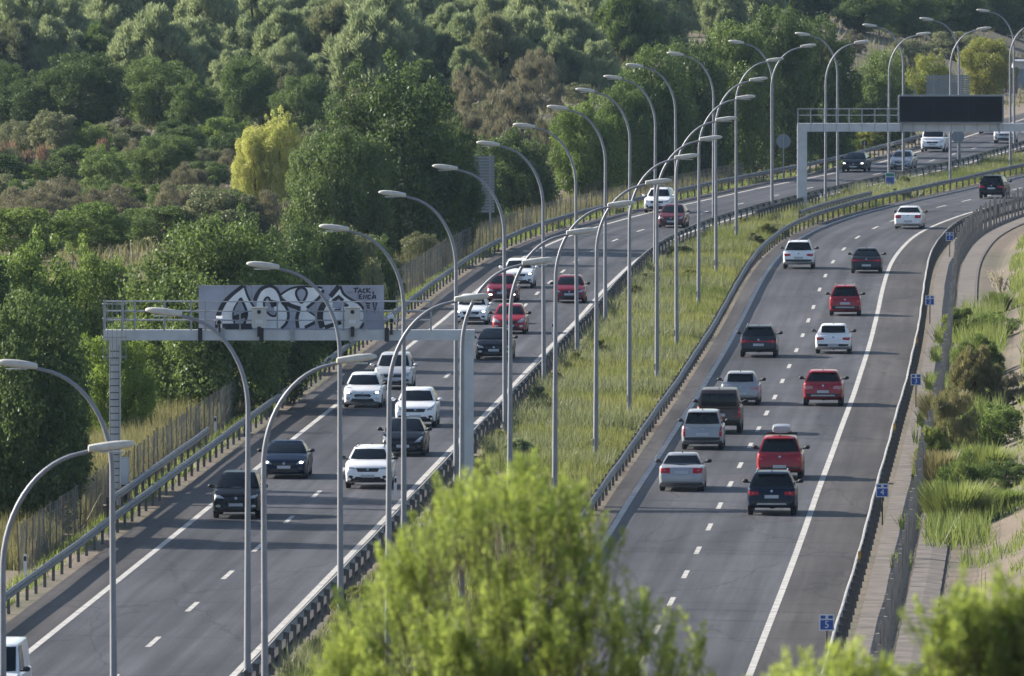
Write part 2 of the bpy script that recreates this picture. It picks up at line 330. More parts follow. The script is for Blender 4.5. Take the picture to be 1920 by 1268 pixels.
# ------------------------------------------------------------------ the setting: ground, carriageways, paths, water
def build_ground():
    ys = np.concatenate([np.arange(-400, 0, 40), np.arange(0, 380, 10), np.arange(380, 1240, 4), np.arange(1240, 2000, 20), np.array([2100, 2300, 2600, 3000, 3600, 4500, 6000])])
    rows = []
    for Y in ys:
        l, r = float(CL(Y)), float(CR(Y))
        gap0, gap1 = l + 4.45, r - 4.45
        xs = [l + o for o in (-3000,-1500,-800,-400,-250,-160,-120,-100,-80,-65,-52,-42,-34,-28,-23,-19,-16,-14,-12,-10.5,-9,-8,-7,-6.4,-5.9,-5.4)] + [l + 4.2]
        xs += list(np.linspace(gap0, gap1, 8)) + [r - 4.2]
        xs += [r + o for o in (5.5,6.1,6.6,7.2,8,8.6,8.9,9.3,9.7,10,10.5,11,12,13,14.5,16.5,19,22,26,31,38,50,70,110,200,400,900,3000)]
        rows.append(xs)
    X = np.array(rows); Yg = np.repeat(ys[:, None], X.shape[1], 1); Z = zg(X, Yg)
    Z[:, 26] = -.14
    nr, nc = X.shape
    v = np.stack([X, Yg, Z], -1).reshape(-1, 3)
    i = np.arange((nr - 1) * (nc - 1)); r0 = i // (nc - 1); c0 = i % (nc - 1); a = r0 * nc + c0
    f = np.stack([a, a + 1, a + nc + 1, a + nc], -1)
    me = bpy.data.meshes.new('ground'); me.from_pydata(v.tolist(), [], f.tolist()); me.materials.append(M['ground'])
    me.polygons.foreach_set('use_smooth', [True] * len(me.polygons)); me.update()
    return tag(link('ground', me), None, kind='structure')
ground = build_ground()

def normal_at(F, Y):
    s = slope(F, Y); t = Vector((s, 1, 0)).normalized(); return t, Vector((t.y, -t.x, 0))
def off(F, Y, o, z=0.0):
    t, n = normal_at(F, Y); p = Vector((float(F(Y)), Y, z)) + n * o; return p
def strip(name, F, o0, o1, ys, z, mat, parent=None, div=1, zf=None):
    mb = MB(); uvs = []
    os_ = np.linspace(o0, o1, div + 1)
    for Y in ys:
        for o in os_:
            p = off(F, Y, float(o), z)
            if zf: p.z = float(zg(p.x, p.y)) + zf
            mb.v.append(tuple(p)); uvs.append((float(o), Y))
    n = div + 1
    for i in range(len(ys) - 1):
        for k in range(div):
            mb.f.append((i*n+k, i*n+k+1, (i+1)*n+k+1, (i+1)*n+k)); mb.m.append(0)
    me = mb.mesh(name, mat); ul = me.uv_layers.new(name='UVMap')
    idx = np.zeros(len(me.loops), dtype=np.int32); me.loops.foreach_get('vertex_index', idx)
    ul.data.foreach_set('uv', np.array(uvs)[idx].ravel())
    return link(name, me, parent)
YR = [float(y) for y in np.concatenate([np.arange(-300, 380, 15), np.arange(380, 1300, 5)])]
road_l = tag(strip('carriageway_road', CL, -5.35, 4.25, YR, 0.0, M['asphalt_l'], div=4), 'left carriageway of the motorway carrying the oncoming traffic', kind='structure')
road_r = tag(strip('carriageway_road', CR, -4.3, 5.75, YR, 0.0, M['asphalt_r'], div=4), 'right carriageway of the motorway carrying the traffic driving away', kind='structure')
YM = [y for y in YR if y > 250]
for F, par in ((CL, road_l), (CR, road_r)):
    for o in (-3.5, 3.5):
        strip('edge_line', F, o - .11, o + .11, YM, .005, M['paintw'], par)
# lane dashes, each at its place
dm = MB(); dm.quad((-.075, -1.7, 0), (.075, -1.7, 0), (.075, 1.7, 0), (-.075, 1.7, 0)); dash_me = dm.mesh('lane_dash', M['paintw'])
def dash(F, Y, par, ln):
    t, n = normal_at(F, Y); p = off(F, Y, 0, .005)
    link('lane_dash', dash_me, par, p, -math.atan2(t.x, t.y), (1.15, ln / 3.4, 1))
ysR = [G0(x, y)[1] for x, y in R_mid[:22]] + [G0(x, y)[1] for x, y in R_mid[22:]]
ysR += [G0(1230, 1182)[1], G0(1200, 1240)[1], 911, 958, 994, 1012]
for Y in sorted(ysR): dash(CR, Y, road_r, 5.0 if Y < 700 else 6.0)
ysL = [G0(x, y)[1] for x, y in L_mid[:6]]
stp = (ysL[-1] - ysL[0]) / 5
Yd = ysL[-1] + stp
while Yd < 1180: ysL.append(Yd); Yd += stp * (1.0 if Yd < 800 else 1.1)
ysL.append(ysL[0] - stp)
for Y in ysL: dash(CL, Y, road_l, 5.4)

YP = [float(y) for y in np.arange(380, 1000, 5)]
# concrete apron between the outer guardrail and the fence, and the maintenance path beyond the fence
path_a = tag(strip('concrete_gutter_path', CR, 6.3, 7.3, YP, 0, M['concrete'], div=2, zf=.05), 'pale concrete strip between right guardrail and wire fence', kind='structure')
path_b = tag(strip('concrete_service_path', CR, 7.7, 8.75, YP, 0, M['concrete'], div=2, zf=.05), 'pale concrete service path beyond right wire fence', kind='structure')
water = tag(strip('water', CR, 8.75, 9.45, [float(y) for y in np.arange(408, 486, 4)], -.36, M['water']), 'dark still water in the drain beside the service path', kind='structure')
# ------------------------------------------------------------------ guardrails
def rail_post_mesh(side):
    mb = MB()
    mb.box((0, 0, .28), (.10, .055, .86)); mb.box((side * .085, 0, .62), (.10, .09, .22)); mb.box((side * -.045, 0, .28), (.015, .09, .86))
    return mb.mesh('guardrail_post', M['railpost'])
PM = {1: rail_post_mesh(1), -1: rail_post_mesh(-1)}
def guardrail(F, o, side, y0, y1, label, spacing=4.0, step=4.0, zoff=0.0):
    root = thing('guardrail', label, 'guardrail', off(F, y0, o, 0))
    base = root.location
    prof = [(0,.76),(.045,.745),(.085,.70),(.085,.66),(.01,.605),(.085,.55),(.085,.51),(.045,.465),(0,.45)]
    prof = prof + [(a - .012, z) for a, z in prof[::-1]]
    mb = MB(); n = len(prof)
    ys = np.arange(y0, y1 + .1, step)
    for j, Y in enumerate(ys):
        t, nn = normal_at(F, float(Y)); p = off(F, float(Y), o, 0)
        wob = .010 * math.sin(Y * .31) + .010 * math.sin(Y * .083 + 1); dz = zoff + .009 * math.sin(Y * .17 + o)
        for a, z in prof:
            q = p + nn * (side * (a + .14) + wob); mb.v.append((q.x - base.x, q.y - base.y, z + dz))
    for j in range(len(ys) - 1):
        for k in range(n):
            k2 = (k + 1) % n; mb.f.append((j*n+k, j*n+k2, (j+1)*n+k2, (j+1)*n+k)); mb.m.append(0)
    mb.f.append(tuple(range(n))); mb.m.append(0); mb.f.append(tuple((len(ys)-1)*n + k for k in range(n))); mb.m.append(0)
    mb.build('rail_beam', M['rail'], root, smooth=50)
    Y = y0 + 1.0
    while Y < y1:
        t, nn = normal_at(F, Y); p = off(F, Y, o, 0) - base
        po = link('guardrail_post', PM[side], root, (p.x, p.y, zoff - .02), -math.atan2(t.x, t.y)); po.rotation_euler.y = random.uniform(-.02, .02)
        Y += spacing
    return root
guardrail(CL, -5.85, 1, 396, 1150, 'grey steel guardrail along the left shoulder beside the trees')
guardrail(CL, 4.55, -1, 396, 1150, 'dark guardrail along the median side of the left carriageway')
guardrail(CR, -4.6, 1, 396, 1060, 'grey guardrail curving along the median side of the right carriageway')
gr_r = guardrail(CR, 6.05, -1, 396, 990, 'guardrail with bright top edge along the right shoulder beside the fence')
guardrail(CL, -6.75, 1, 500, 562, 'short overlapping guardrail shielding the left post of the graffiti gantry', zoff=.06)
guardrail(CL, 6.1, -1, 888, 930, 'short black guardrail in the median just left of the message-sign gantry post', zoff=.12, spacing=2)
guardrail(CR, -5.5, 1, 884, 934, 'short upper guardrail in front of the message-sign gantry post', zoff=.16, spacing=2)

M['amber'] = plain('amber_reflector', (.45,.25,.02), .4, 0, .1, 5)
for (xx, yy) in ((1598,1045),(1671,803),(1716,640)):
    q = G(xx, yy, .86); mb = MB(); mb.box((0, 0, 0), (.10, .05, .26)); mb.box((0, 0, -.2), (.03, .03, .2)); o_ = mb.build('reflector', M['amber'], gr_r); o_.location = Vector((float(CR(q.y)) + 6.0, q.y, .92)) - gr_r.location
# ------------------------------------------------------------------ fences
def fence(F, o, y0, y1, h, label, post_gap, wire_mat, post_mat, vstep, hn, pr=.035, ww=.012, lean=.03):
    root = thing('wire_fence', label, 'fence', off(F, y0, o, 0)); base = root.location
    pm = MB(); pm.box((0, 0, h / 2 - .1), (pr * 2, pr * 2, h + .2)); pme = pm.mesh('fence_post', post_mat)
    def gp(Y, z, dn=0.0):
        p = off(F, Y, o + dn, 0); return Vector((p.x - base.x, p.y - base.y, float(zg(p.x, p.y)) + z))
    Y = y0
    while Y < y1:
        t, nn = normal_at(F, Y); p = gp(Y, 0)
        q = link('fence_post', pme, root, p, -math.atan2(t.x, t.y)); q.rotation_euler.x = random.uniform(-lean, lean); q.rotation_euler.y = random.uniform(-lean, lean)
        q.scale.z = random.uniform(.93, 1.08); Y += post_gap
    mb = MB(); Y = y0; k = 0
    while Y < y1:
        sag = .04 * math.sin(Y * .9) + .03 * math.sin(Y * 2.3); a = gp(Y, .05); b = gp(Y + .12 * math.sin(k * 1.7), h * .97 + sag, .05 * math.sin(Y * .7))
        w = ww; d1 = Vector((w, 0, 0)); d2 = Vector((0, w, 0))
        mb.quad(a - d1, a + d1, b + d1, b - d1)
        if k % 2 == 0: mb.quad(a - d2, a + d2, b + d2, b - d2)
        Y += vstep; k += 1
    for i in range(hn):
        z = .08 + (h * .97 - .08) * i / (hn - 1); Y = y0
        while Y < y1:
            a = gp(Y, z + .03 * math.sin(Y)); b = gp(Y + 3, z + .03 * math.sin(Y + 3)); d = Vector((0, 0, ww))
            mb.quad(a - d, b - d, b + d, a + d); Y += 3
    w = mb.build('wire_netting', wire_mat, root); w['kind'] = 'stuff'
    return root
fence(CL, -7.7, 470, 1000, 1.95, 'pale wire-netting fence running behind the left guardrail', 3.0, M['mesh_wire'], M['fencepost'], .42, 7, pr=.024, ww=.007)
M['rust_wire'] = plain('rusty_fence_wire', (.13,.115,.10), .8, .2, .25, 2)
M['palepost'] = plain('weathered_fence_post', (.30,.27,.24), .8, .1, .3, 2)
fence(CR, 7.5, 385, 985, 1.9, 'dark rusty wire fence along the right edge behind the guardrail', 3.0, M['rust_wire'], M['palepost'], 3.0, 4, pr=.055, ww=.006, lean=.05)

# ------------------------------------------------------------------ street lamps
LAMP_H = 11.25
def make_lamp():
    root = link('street_lamp', None)
    pts = [(0,0,-.3),(0,0,2),(0,0,5),(0,0,8.3)]; rad = [.105,.10,.085,.07]
    mb = MB(); mb.tube(pts, rad, 12); mb.build('pole', M['pole'], root, smooth=40)
    arc = [(0,0,8.3)] + [(-2.05 * (1 - math.cos(R(a))), 0, 8.4 + 2.72 * math.sin(R(a))) for a in range(4, 83, 6)] + [(-2.05, 0, 11.17)]
    mb = MB(); mb.tube(arc, list(np.linspace(.07, .045, len(arc))), 10); mb.build('arm', M['pole'], root, smooth=60)
    mb = MB(); mb.box((0, 0, -.02), (.34, .34, .1)); mb.box((0.1, 0, .7), (.03, .1, .3)); mb.build('base_plate', M['pole'], root)
    # luminaire: tapering rounded shell
    n = 12; secs = [(-1.95,.03,.05,0),(-1.97,.085,.075,.0),(-2.25,.12,.095,.012),(-2.55,.14,.10,.03),(-2.8,.125,.085,.045),(-2.95,.085,.06,.05),(-3.02,.03,.025,.05)]
    mb = MB()
    for (x, wy, wz, dz) in secs:
        for k in range(n):
            a = 2 * math.pi * k / n; ca, sa = math.cos(a), math.sin(a)
            sy = math.copysign(abs(ca) ** .6, ca); sz = math.copysign(abs(sa) ** .6, sa)
            mb.v.append((x, wy * 1.15 * sy, 11.2 + dz + 1.2 * wz * sz * (1.0 if sz > 0 else .8) - (x + 1.95) * .06))
    for i in range(len(secs) - 1):
        for k in range(n): mb.f.append((i*n+k, i*n+(k+1)%n, (i+1)*n+(k+1)%n, (i+1)*n+k)); mb.m.append(0)
    mb.f.append(tuple(range(n))); mb.m.append(0); mb.f.append(tuple((len(secs)-1)*n+k for k in range(n))); mb.m.append(0)
    hd = mb.build('lamp_head', M['lamp'], root, smooth=50)
    mb = MB(); mb.box((-2.5, 0, 11.135), (.55, .22, .03)); mb.build('lens', M['lens'], hd)
    return root
lamp0 = make_lamp(); lamp_used = [False]
def place_lamp(F, xp, yh, right, label):
    o = lamp0 if not lamp_used[0] else copy_tree(lamp0); lamp_used[0] = True
    d = FPX * (CAM_H - LAMP_H) / (yh - HORIZON); X = (xp - 960) * d / FPX
    t, n = normal_at(F, d); a = -math.atan2(t.x, t.y)
    o.location = (X, d, float(zg(X, d)) * .5); o.rotation_euler = (random.uniform(-.005, .005), random.uniform(-.007, .007), a * .6 + (math.pi if right else 0) + random.uniform(-.04, .04))
    tag(o, label, 'street lamp', 'street lamps in the median')
left_row = [(213,678),(463,582),(638,495),(757,425),(855,361),(947,311),(1020,267),(1082,233),(1135,200),(1180,168),(1228,144),(1268,121),(1338,99),(1448,77),(1571,62),(1694,46),(1799,34),(1902,18)]
right_row = [(4,834),(497,673),(727,556),(865,488),(955,431),(1040,379),(1117,338),(1180,292),(1232,258),(1269,222),(1310,181),(1343,147),(1381,111),(1448,85),(1548,77),(1667,62),(1782,52),(1895,40)]
for i, (x, y) in enumerate(left_row):
    place_lamp(CL, x, y, False, 'tall grey street lamp arching left over oncoming traffic, %s nearest of the left-pointing row' % ORD[i] if i else 'tall grey street lamp arching left over oncoming traffic, nearest at the lower left')
for i, (x, y) in enumerate(right_row):
    place_lamp(CR, x, y, True, 'tall grey street lamp arching right, %s nearest of the right-pointing row' % ORD[i] if i else 'grey street lamp arching right, cut off at the lower left edge')

# ------------------------------------------------------------------ gantry with graffiti panel
def at(x, y, d): return Vector(((x - 960) * d / FPX, d, CAM_H - (y - HORIZON) * d / FPX))
D1 = 512.0
g1 = thing('sign_gantry', 'pale steel gantry spanning the left carriageway with railings and graffiti panel', 'gantry', (at(215, 945, D1).x, D1, -.5))
def rel(root, p): return Vector(p) - root.location
def gbox(root, name, x0, x1, y0, y1, dd, depth, mat, D, parent=None):
    a = at(x0, y0, D + dd); b = at(x1, y1, D + dd); c = (a + b) / 2 - root.location
    mb = MB(); mb.box(tuple(c), (abs(b.x - a.x), depth, abs(a.z - b.z))); return mb.build(name, mat, parent or root)
# left post
c = at(215, 800, D1); zb = -.5
mb = MB(); mb.box((0, 0, 3.4), (.42, .42, 6.75)); mb.build('post', M['pillar'], g1)
lad = MB(); lad.box((-.16, -.27, 3.4), (.03, .03, 6.2)); lad.box((.16, -.27, 3.4), (.03, .03, 6.2)); ladder = lad.build('ladder', M['galv'], g1)
rm = MB(); rm.box((0, 0, 0), (.34, .03, .03)); rme = rm.mesh('rung', M['dark'])
for k in range(22): link('rung', rme, ladder, (0, -.28, .8 + k * .26))
pr = at(875, 945, D1) - g1.location
mb = MB(); mb.box((pr.x, 0, 3.35), (.52, .5, 6.7)); mb.build('post', M['pillar'], g1)
mb = MB(); mb.box((pr.x, 0, .25), (.9, .9, .5)); mb.box((0, 0, .2), (.9, .9, .5)); mb.build('footing', M['concrete'], g1)
gbox(g1, 'beam', 193, 890, 618.5, 638, 0, .55, M['pillar'], D1)
for xx in (375, 417, 490, 548, 658, 725):
    gbox(g1, 'bracket', xx - 4, xx + 4, 615, 641, -.31, .08, M['dark'] if xx in (375, 490, 725) else M['galv'], D1)
rp = MB(); rp.box((0, 0, .55), (.06, .06, 1.1)); rpe = rp.mesh('railing_post', M['galv'])
for side, dy in ((0, -.33), (1, .40)):
    for xx in (196, 230, 252, 308, 358, 385, 450, 520, 592, 644, 684, 745, 808):
        p = at(xx, 619, D1) - g1.location; link('railing_post', rpe, g1, (p.x, dy, p.z))
    for zz in (1.08, .72, .38):
        a = at(194, 619, D1) - g1.location; b = at(810, 619, D1) - g1.location
        mb = MB(); mb.tube([(a.x, dy, a.z + zz), (b.x, dy, b.z + zz)], .022, 6); mb.build('handrail', M['galv'], g1)
for k in range(6):   # ladder cage at the top of the left post
    mb = MB(); mb.box((-.42 + k * .17, -.55 - .12 * math.sin(k * .6), 7.0), (.025, .025, 2.2)); mb.build('cage_bar', M['galv'], g1)
for zz in (6.05, 6.8, 7.5, 8.05):
    mb = MB(); mb.tube([(-.45, -.3, zz), (-.42, -.55, zz), (0, -.68, zz), (.42, -.55, zz), (.45, -.3, zz)], .018, 6); mb.build('cage_hoop', M['galv'], g1)
# the panel
DP = D1 + .28
pa, pb = at(372, 617.5, DP), at(720, 535, DP); PW, PH = pb.x - pa.x, pb.z - pa.z
gp = thing('graffiti_board', 'wide grey sign panel sprayed with black and white graffiti letters on the gantry', 'sign', (pa.x, DP, pa.z))
nsh = 7
for k in range(nsh):
    mb = MB(); mb.box((PW * (k + .5) / nsh, 0, PH / 2), (PW / nsh - .012, .07, PH)); mb.build('panel_sheet', M['panel'], gp)
def P(zx, zy): return ((zx - 12) / 1863 * PW, (510 - zy) / 430 * PH)
lay = [.0]
def gfill(pts, mat, y):
    mb = MB(); bm = bmesh.new(); vs_ = [bm.verts.new((P(*p)[0], y, P(*p)[1])) for p in pts]; fc = bm.faces.new(vs_)
    if fc.normal.y > 0 or True: bm.normal_update()
    bmesh.ops.triangulate(bm, faces=[fc]); me = bpy.data.meshes.new('graffiti_fill'); bm.to_mesh(me); bm.free(); me.materials.append(mat); return link('graffiti_fill', me, gp)
def smooth_pl(pts, n=6):
    out = []
    p = [Vector(q) for q in pts]
    for i in range(len(p) - 1):
        p0 = p[max(i-1, 0)]; p1 = p[i]; p2 = p[i+1]; p3 = p[min(i+2, len(p)-1)]
        for k in range(n):
            t = k / n
            out.append(.5 * ((2*p1) + (-p0 + p2)*t + (2*p0 - 5*p1 + 4*p2 - p3)*t*t + (-p0 + 3*p1 - 3*p2 + p3)*t*t*t))
    out.append(p[-1]); return out
STROKE = MB()
def flush(name):
    global STROKE
    STROKE.build(name, M['gblack'], gp); STROKE = MB()
def stroke(pts, w, y=-.045, sm=True, w1=None):
    q = [Vector(P(*p)) for p in pts]; q = smooth_pl(q) if sm and len(q) > 2 else q
    k = PW / 1863 * 1.6; w1 = w if w1 is None else w1; base = len(STROKE.v)
    for i, p in enumerate(q):
        t = (q[min(i+1, len(q)-1)] - q[max(i-1, 0)]).normalized(); nn = Vector((-t.y, t.x)); ww = (w + (w1 - w) * i / max(1, len(q)-1)) * k / 2
        for s_ in (1, -1): STROKE.v.append((p.x + nn.x*ww*s_, y - .0006 * (base % 37) / 37, p.y + nn.y*ww*s_))
    for i in range(len(q) - 1): STROKE.f.append((base+2*i, base+2*i+1, base+2*i+3, base+2*i+2)); STROKE.m.append(0)
gfill([(208,495),(220,380),(270,265),(345,180),(465,90),(500,180),(545,262),(592,322),(600,230),(640,145),(700,95),(765,95),(818,150),(838,235),(890,290),(912,375),(895,450),(848,500)], M['gwhite'], -.038)
gfill([(845,180),(900,128),(1000,98),(1255,106),(1212,195),(1100,305),(1192,382),(1172,450),(1070,498),(1008,495),(1022,325),(930,272)], M['gwhite'], -.0385)
gfill([(1250,495),(1240,385),(1300,250),(1430,92),(1465,170),(1560,228),(1650,290),(1672,380),(1655,470),(1612,503),(1270,503)], M['gwhite'], -.039)
gfill([(435,205),(375,300),(360,390),(378,455),(470,455),(495,370),(478,300)], M['panel'], -.042)
gfill([(690,205),(672,250),(688,320),(742,372),(780,372),(770,300),(735,270),(720,205)], M['panel'], -.0422)
gfill([(1045,100),(1000,140),(1000,190),(1045,245),(1092,190),(1090,140)], M['panel'], -.0424)
gfill([(1362,240),(1420,192),(1462,232),(1450,315),(1355,300)], M['panel'], -.0426)
stroke([(205,495),(214,370),(265,258),(345,172),(462,84)], 34, w1=22)
stroke([(472,82),(500,172),(545,258),(588,318)], 14)
stroke([(435,203),(372,300),(357,390),(376,458)], 10); stroke([(435,203),(482,300),(497,370),(472,455)], 16)
stroke([(362,405),(495,365)], 34, sm=False); stroke([(250,482),(552,482)], 36, sm=False)
flush('graffiti_letter')
stroke([(578,240),(590,190),(640,118),(720,86),(785,110),(825,170),(848,245)], 26, w1=16)
stroke([(795,235),(745,262),(720,205),(690,203),(668,250),(684,320),(735,374),(784,378),(795,338)], 13); stroke([(735,235),(800,258),(740,285)], 22)
stroke([(848,245),(900,310),(914,385),(890,455),(842,502)], 17)
flush('graffiti_letter')
stroke([(838,170),(930,115),(1030,93),(1150,93),(1255,106)], 13)
stroke([(1045,98),(1000,128),(995,180),(1045,250),(1095,180),(1090,125),(1045,98)], 15)
stroke([(845,222),(930,274),(1035,308)], 26); stroke([(1024,308),(1000,400),(1010,498)], 22)
stroke([(1268,125),(1218,205),(1098,302)], 18); stroke([(1098,322),(1192,384)], 11, sm=False); stroke([(1194,436),(1080,492)], 20, sm=False)
flush('graffiti_letter')
stroke([(1424,86),(1335,190)], 30, sm=False); stroke([(1305,220),(1245,310),(1233,400),(1258,496)], 38)
stroke([(1434,86),(1470,165),(1550,222),(1620,256),(1672,312)], 16); stroke([(1674,445),(1638,502)], 16, sm=False)
stroke([(1358,238),(1420,190),(1462,232)], 24, sm=False); stroke([(1470,262),(1510,290)], 26, sm=False); stroke([(1280,492),(1445,440)], 26, sm=False); stroke([(1375,318),(1440,318)], 9, sm=False)
flush('graffiti_letter')
def lt(ox, oy, segs, w=9):
    for sg in segs: stroke([(ox + a, oy + b) for a, b in sg], w, sm=False)
    flush('tag_letter')
for k in range(3): lt(1510 + k * 20, 148, [[(0,0),(6,0)]], 8)
lt(1568, 108, [[(0,2),(50,0)],[(24,0),(18,44)]])                                   # T
lt(1615, 108, [[(0,46),(20,4),(36,46)],[(6,30),(32,28)]])                          # A
lt(1660, 108, [[(28,6),(6,12),(4,38),(28,44)]])                                    # C
lt(1698, 106, [[(4,0),(6,46)],[(36,2),(8,24),(40,46)]]); lt(1758, 140, [[(4,0),(12,16),(2,24)]])   # K ,
lt(1622, 170, [[(28,0),(4,2),(4,42),(30,40)],[(4,20),(24,20)]])                    # E
lt(1664, 170, [[(2,42),(6,2),(30,42),(34,2)]])                                     # N
lt(1708, 174, [[(32,2),(6,8),(4,34),(32,38)]])                                     # C
lt(1752, 172, [[(2,42),(18,4),(34,6),(36,40)],[(8,26),(34,24)]])                   # A
lt(1690, 255, [[(0,0),(45,4)],[(6,22),(40,24)],[(10,42),(44,46)]]); lt(1765, 248, [[(0,0),(18,100),(34,2)]], 10)

# radar boxes, cameras on the gantry
def radar(xc, label):
    p = at(xc, 613, D1); r = thing('radar_box', label, 'speed camera', (p.x, D1 - .42, p.z))
    mb = MB(); mb.box((0, 0, .38), (.56, .36, .70)); mb.box((0, -.02, .745), (.64, .44, .03)); mb.build('housing', M['boxwhite'], r)
    mb = MB(); n = 14
    mb.poly([(.08*math.cos(2*math.pi*k/n), -.186, .58 + .08*math.sin(2*math.pi*k/n)) for k in range(n)]); mb.build('lens', M['dark'], r)
    mb = MB(); mb.box((0, -.184, .22), (.28, .008, .14)); mb.build('hatch', M['signwhite'], r)
    mb = MB(); mb.box((0, .05, -.15), (.14, .1, .42)); mb.build('mount', M['dark'], r)
radar(486, 'left of the two white speed-camera boxes on the graffiti gantry'); radar(661, 'right of the two white speed-camera boxes on the graffiti gantry')
def cctv(xc, yc, label, tilt):
    p = at(xc, 617, D1); r = thing('traffic_camera', label, 'camera', (p.x, D1 - .36, p.z))
    z = at(xc, yc, D1).z - p.z
    mb = MB(); mb.box((0, 0, z), (.24, .42, .22), Matrix.Rotation(tilt, 3, 'Y') @ Matrix.Rotation(.25, 3, 'X')); mb.build('housing', M['signwhite'], r, smooth=30)
    mb = MB(); mb.tube([(0, -.2, z - .06), (0, -.25, z - .08)], .08, 10); mb.build('lens', M['dark'], r)
    mb = MB(); mb.tube([(0, 0, -.2), (0, 0, z)], .05, 8); mb.build('bracket', M['dark'], r)
cctv(411, 600, 'small white traffic camera at the left end of the graffiti panel', 0.0); cctv(734, 597, 'tilted white traffic camera just right of the graffiti panel', -.35)

# ------------------------------------------------------------------ gantry with dark message sign
D2 = 920.0
g2 = thing('sign_gantry', 'grey steel gantry over the right carriageway carrying the dark message sign', 'gantry', (at(1504, 393, D2).x, D2, -.2))
mb = MB(); mb.box((0, 0, 2.8), (.66, .6, 5.7)); mb.build('post', M['pillar'], g2)
mb = MB(); mb.box((36.6 - g2.location.x, 0, 2.8), (.66, .6, 5.7)); mb.build('post', M['pillar'], g2)
mb = MB(); mb.box((0, 0, .15), (1.1, 1.1, .5)); mb.build('footing', M['concrete'], g2)
gbox(g2, 'beam', 1495, 1975, 231, 246.5, 0, .7, M['pillar'], D2)
for k in range(9):
    xx = 1496 + k * 24; p = at(xx, 231, D2) - g2.location; mb = MB(); mb.box((p.x, -.38, p.z + .5), (.09, .05, 1.0)); mb.build('railing_post', M['galv'], g2)
for zz in (.98, .55):
    a = at(1495, 231, D2) - g2.location; b = at(1690, 231, D2) - g2.location; mb = MB(); mb.tube([(a.x, -.38, a.z + zz), (b.x, -.38, b.z + zz)], .03, 6); mb.build('handrail', M['galv'], g2)
for k in range(16):
    xx = 1520 + k * 24; mb = MB(); p = at(xx, 239, D2) - g2.location; mb.box((p.x, -.355, p.z), (.03, .02, .5)); mb.build('beam_joint', M['signgrey'], g2)
pa, pb = at(1684, 231, D2 - .5), at(1882, 178, D2 - .5); w, h = pb.x - pa.x, pb.z - pa.z
vm = thing('message_sign', 'large switched-off black variable message sign with pale frame on the gantry', 'message sign', ((pa.x + pb.x) / 2, D2 - .55, pa.z))
def rrect(w, h, r, n=4):
    out = []
    for cx, cz, a0 in ((w/2-r, h-r, 0), (-w/2+r, h-r, 90), (-w/2+r, r, 180), (w/2-r, r, 270)):
        for k in range(n + 1): a = R(a0 + 90 * k / n); out.append((cx + r*math.cos(a), cz + r*math.sin(a)))
    return out
mb = MB(); oc = rrect(w, h, .14); 
for y in (-.25, .25): mb.poly([(x, y, z) for x, z in (oc if y > 0 else oc[::-1])])
n = len(oc)
for k in range(n): mb.quad((oc[k][0], -.25, oc[k][1]), (oc[(k+1)%n][0], -.25, oc[(k+1)%n][1]), (oc[(k+1)%n][0], .25, oc[(k+1)%n][1]), (oc[k][0], .25, oc[k][1]))
mb.build('frame', M['signgrey'], vm)
for k in range(3):
    ww = (w - .22) / 3; mb = MB(); mb.box((-w/2 + .11 + ww * (k + .5), -.26, h/2), (ww - (.004), .03, h - .2)); mb.build('screen', M['screen'], vm)
for sx in (-1, 1):
    mb = MB(); mb.box((sx * (w/2 - .3), .1, -.25), (.12, .3, .8)); mb.build('bracket', M['galv'], vm)

# ------------------------------------------------------------------ small road signs
def hecto(xp, yfoot, num, label):
    p = G(xp, yfoot, 0.0); p.z = float(zg(p.x, p.y)); r = thing('marker_sign', label, 'road sign', p)
    mb = MB(); mb.tube([(0, 0, -.1), (0, 0, 1.05)], .028, 8); mb.build('post', M['dark'], r)
    mb = MB(); mb.box((0, -.035, 1.27), (.46, .02, .50)); pl = mb.build('plate', M['signwhite'], r)
    mb = MB(); mb.box((0, -.048, 1.20), (.39, .006, .29)); mb.build('number_field', M['signblue'], pl)
    for sx in (-1, 1): mb = MB(); mb.box((sx * .115, -.048, 1.435), (.14, .006, .095)); mb.build('header_field', M['signblue'], pl)
    t = text_mesh(num, .30); t.materials.append(M['signwhite']); o = link('numeral', t, pl); o.location = (0, -.054, 1.20); o.rotation_euler = (math.pi/2, 0, 0)
hecto(1551, 1238, '5', 'small blue marker sign numbered five, nearest along the right guardrail')
hecto(1655, 978, '4', 'small blue marker sign numbered four, beside the dark blue SUV')
hecto(1718, 760, '3', 'small blue marker sign numbered three, level with the red crossover')
hecto(1744, 604, '2', 'small blue marker sign beside the right guardrail, second farthest of its row')
hecto(1781, 479, '1', 'small blue marker sign numbered one, farthest along the right guardrail')
p = G(1669, 360, 0.0); r = thing('kilometre_sign', 'green and blue kilometre sign standing in the median grass', 'road sign', p)
mb = MB(); mb.tube([(0, 0, -.2), (0, 0, .6)], .035, 8); mb.build('post', M['galv'], r)
mb = MB(); mb.box((0, -.04, .95), (.66, .02, .86)); pl = mb.build('plate', M['signwhite'], r)
mb = MB(); mb.box((0, -.054, 1.22), (.56, .006, .22)); mb.build('header_field', M['signgreen'], pl)
mb = MB(); mb.box((0, -.054, .82), (.56, .006, .48)); mb.build('number_field', M['signblue'], pl)
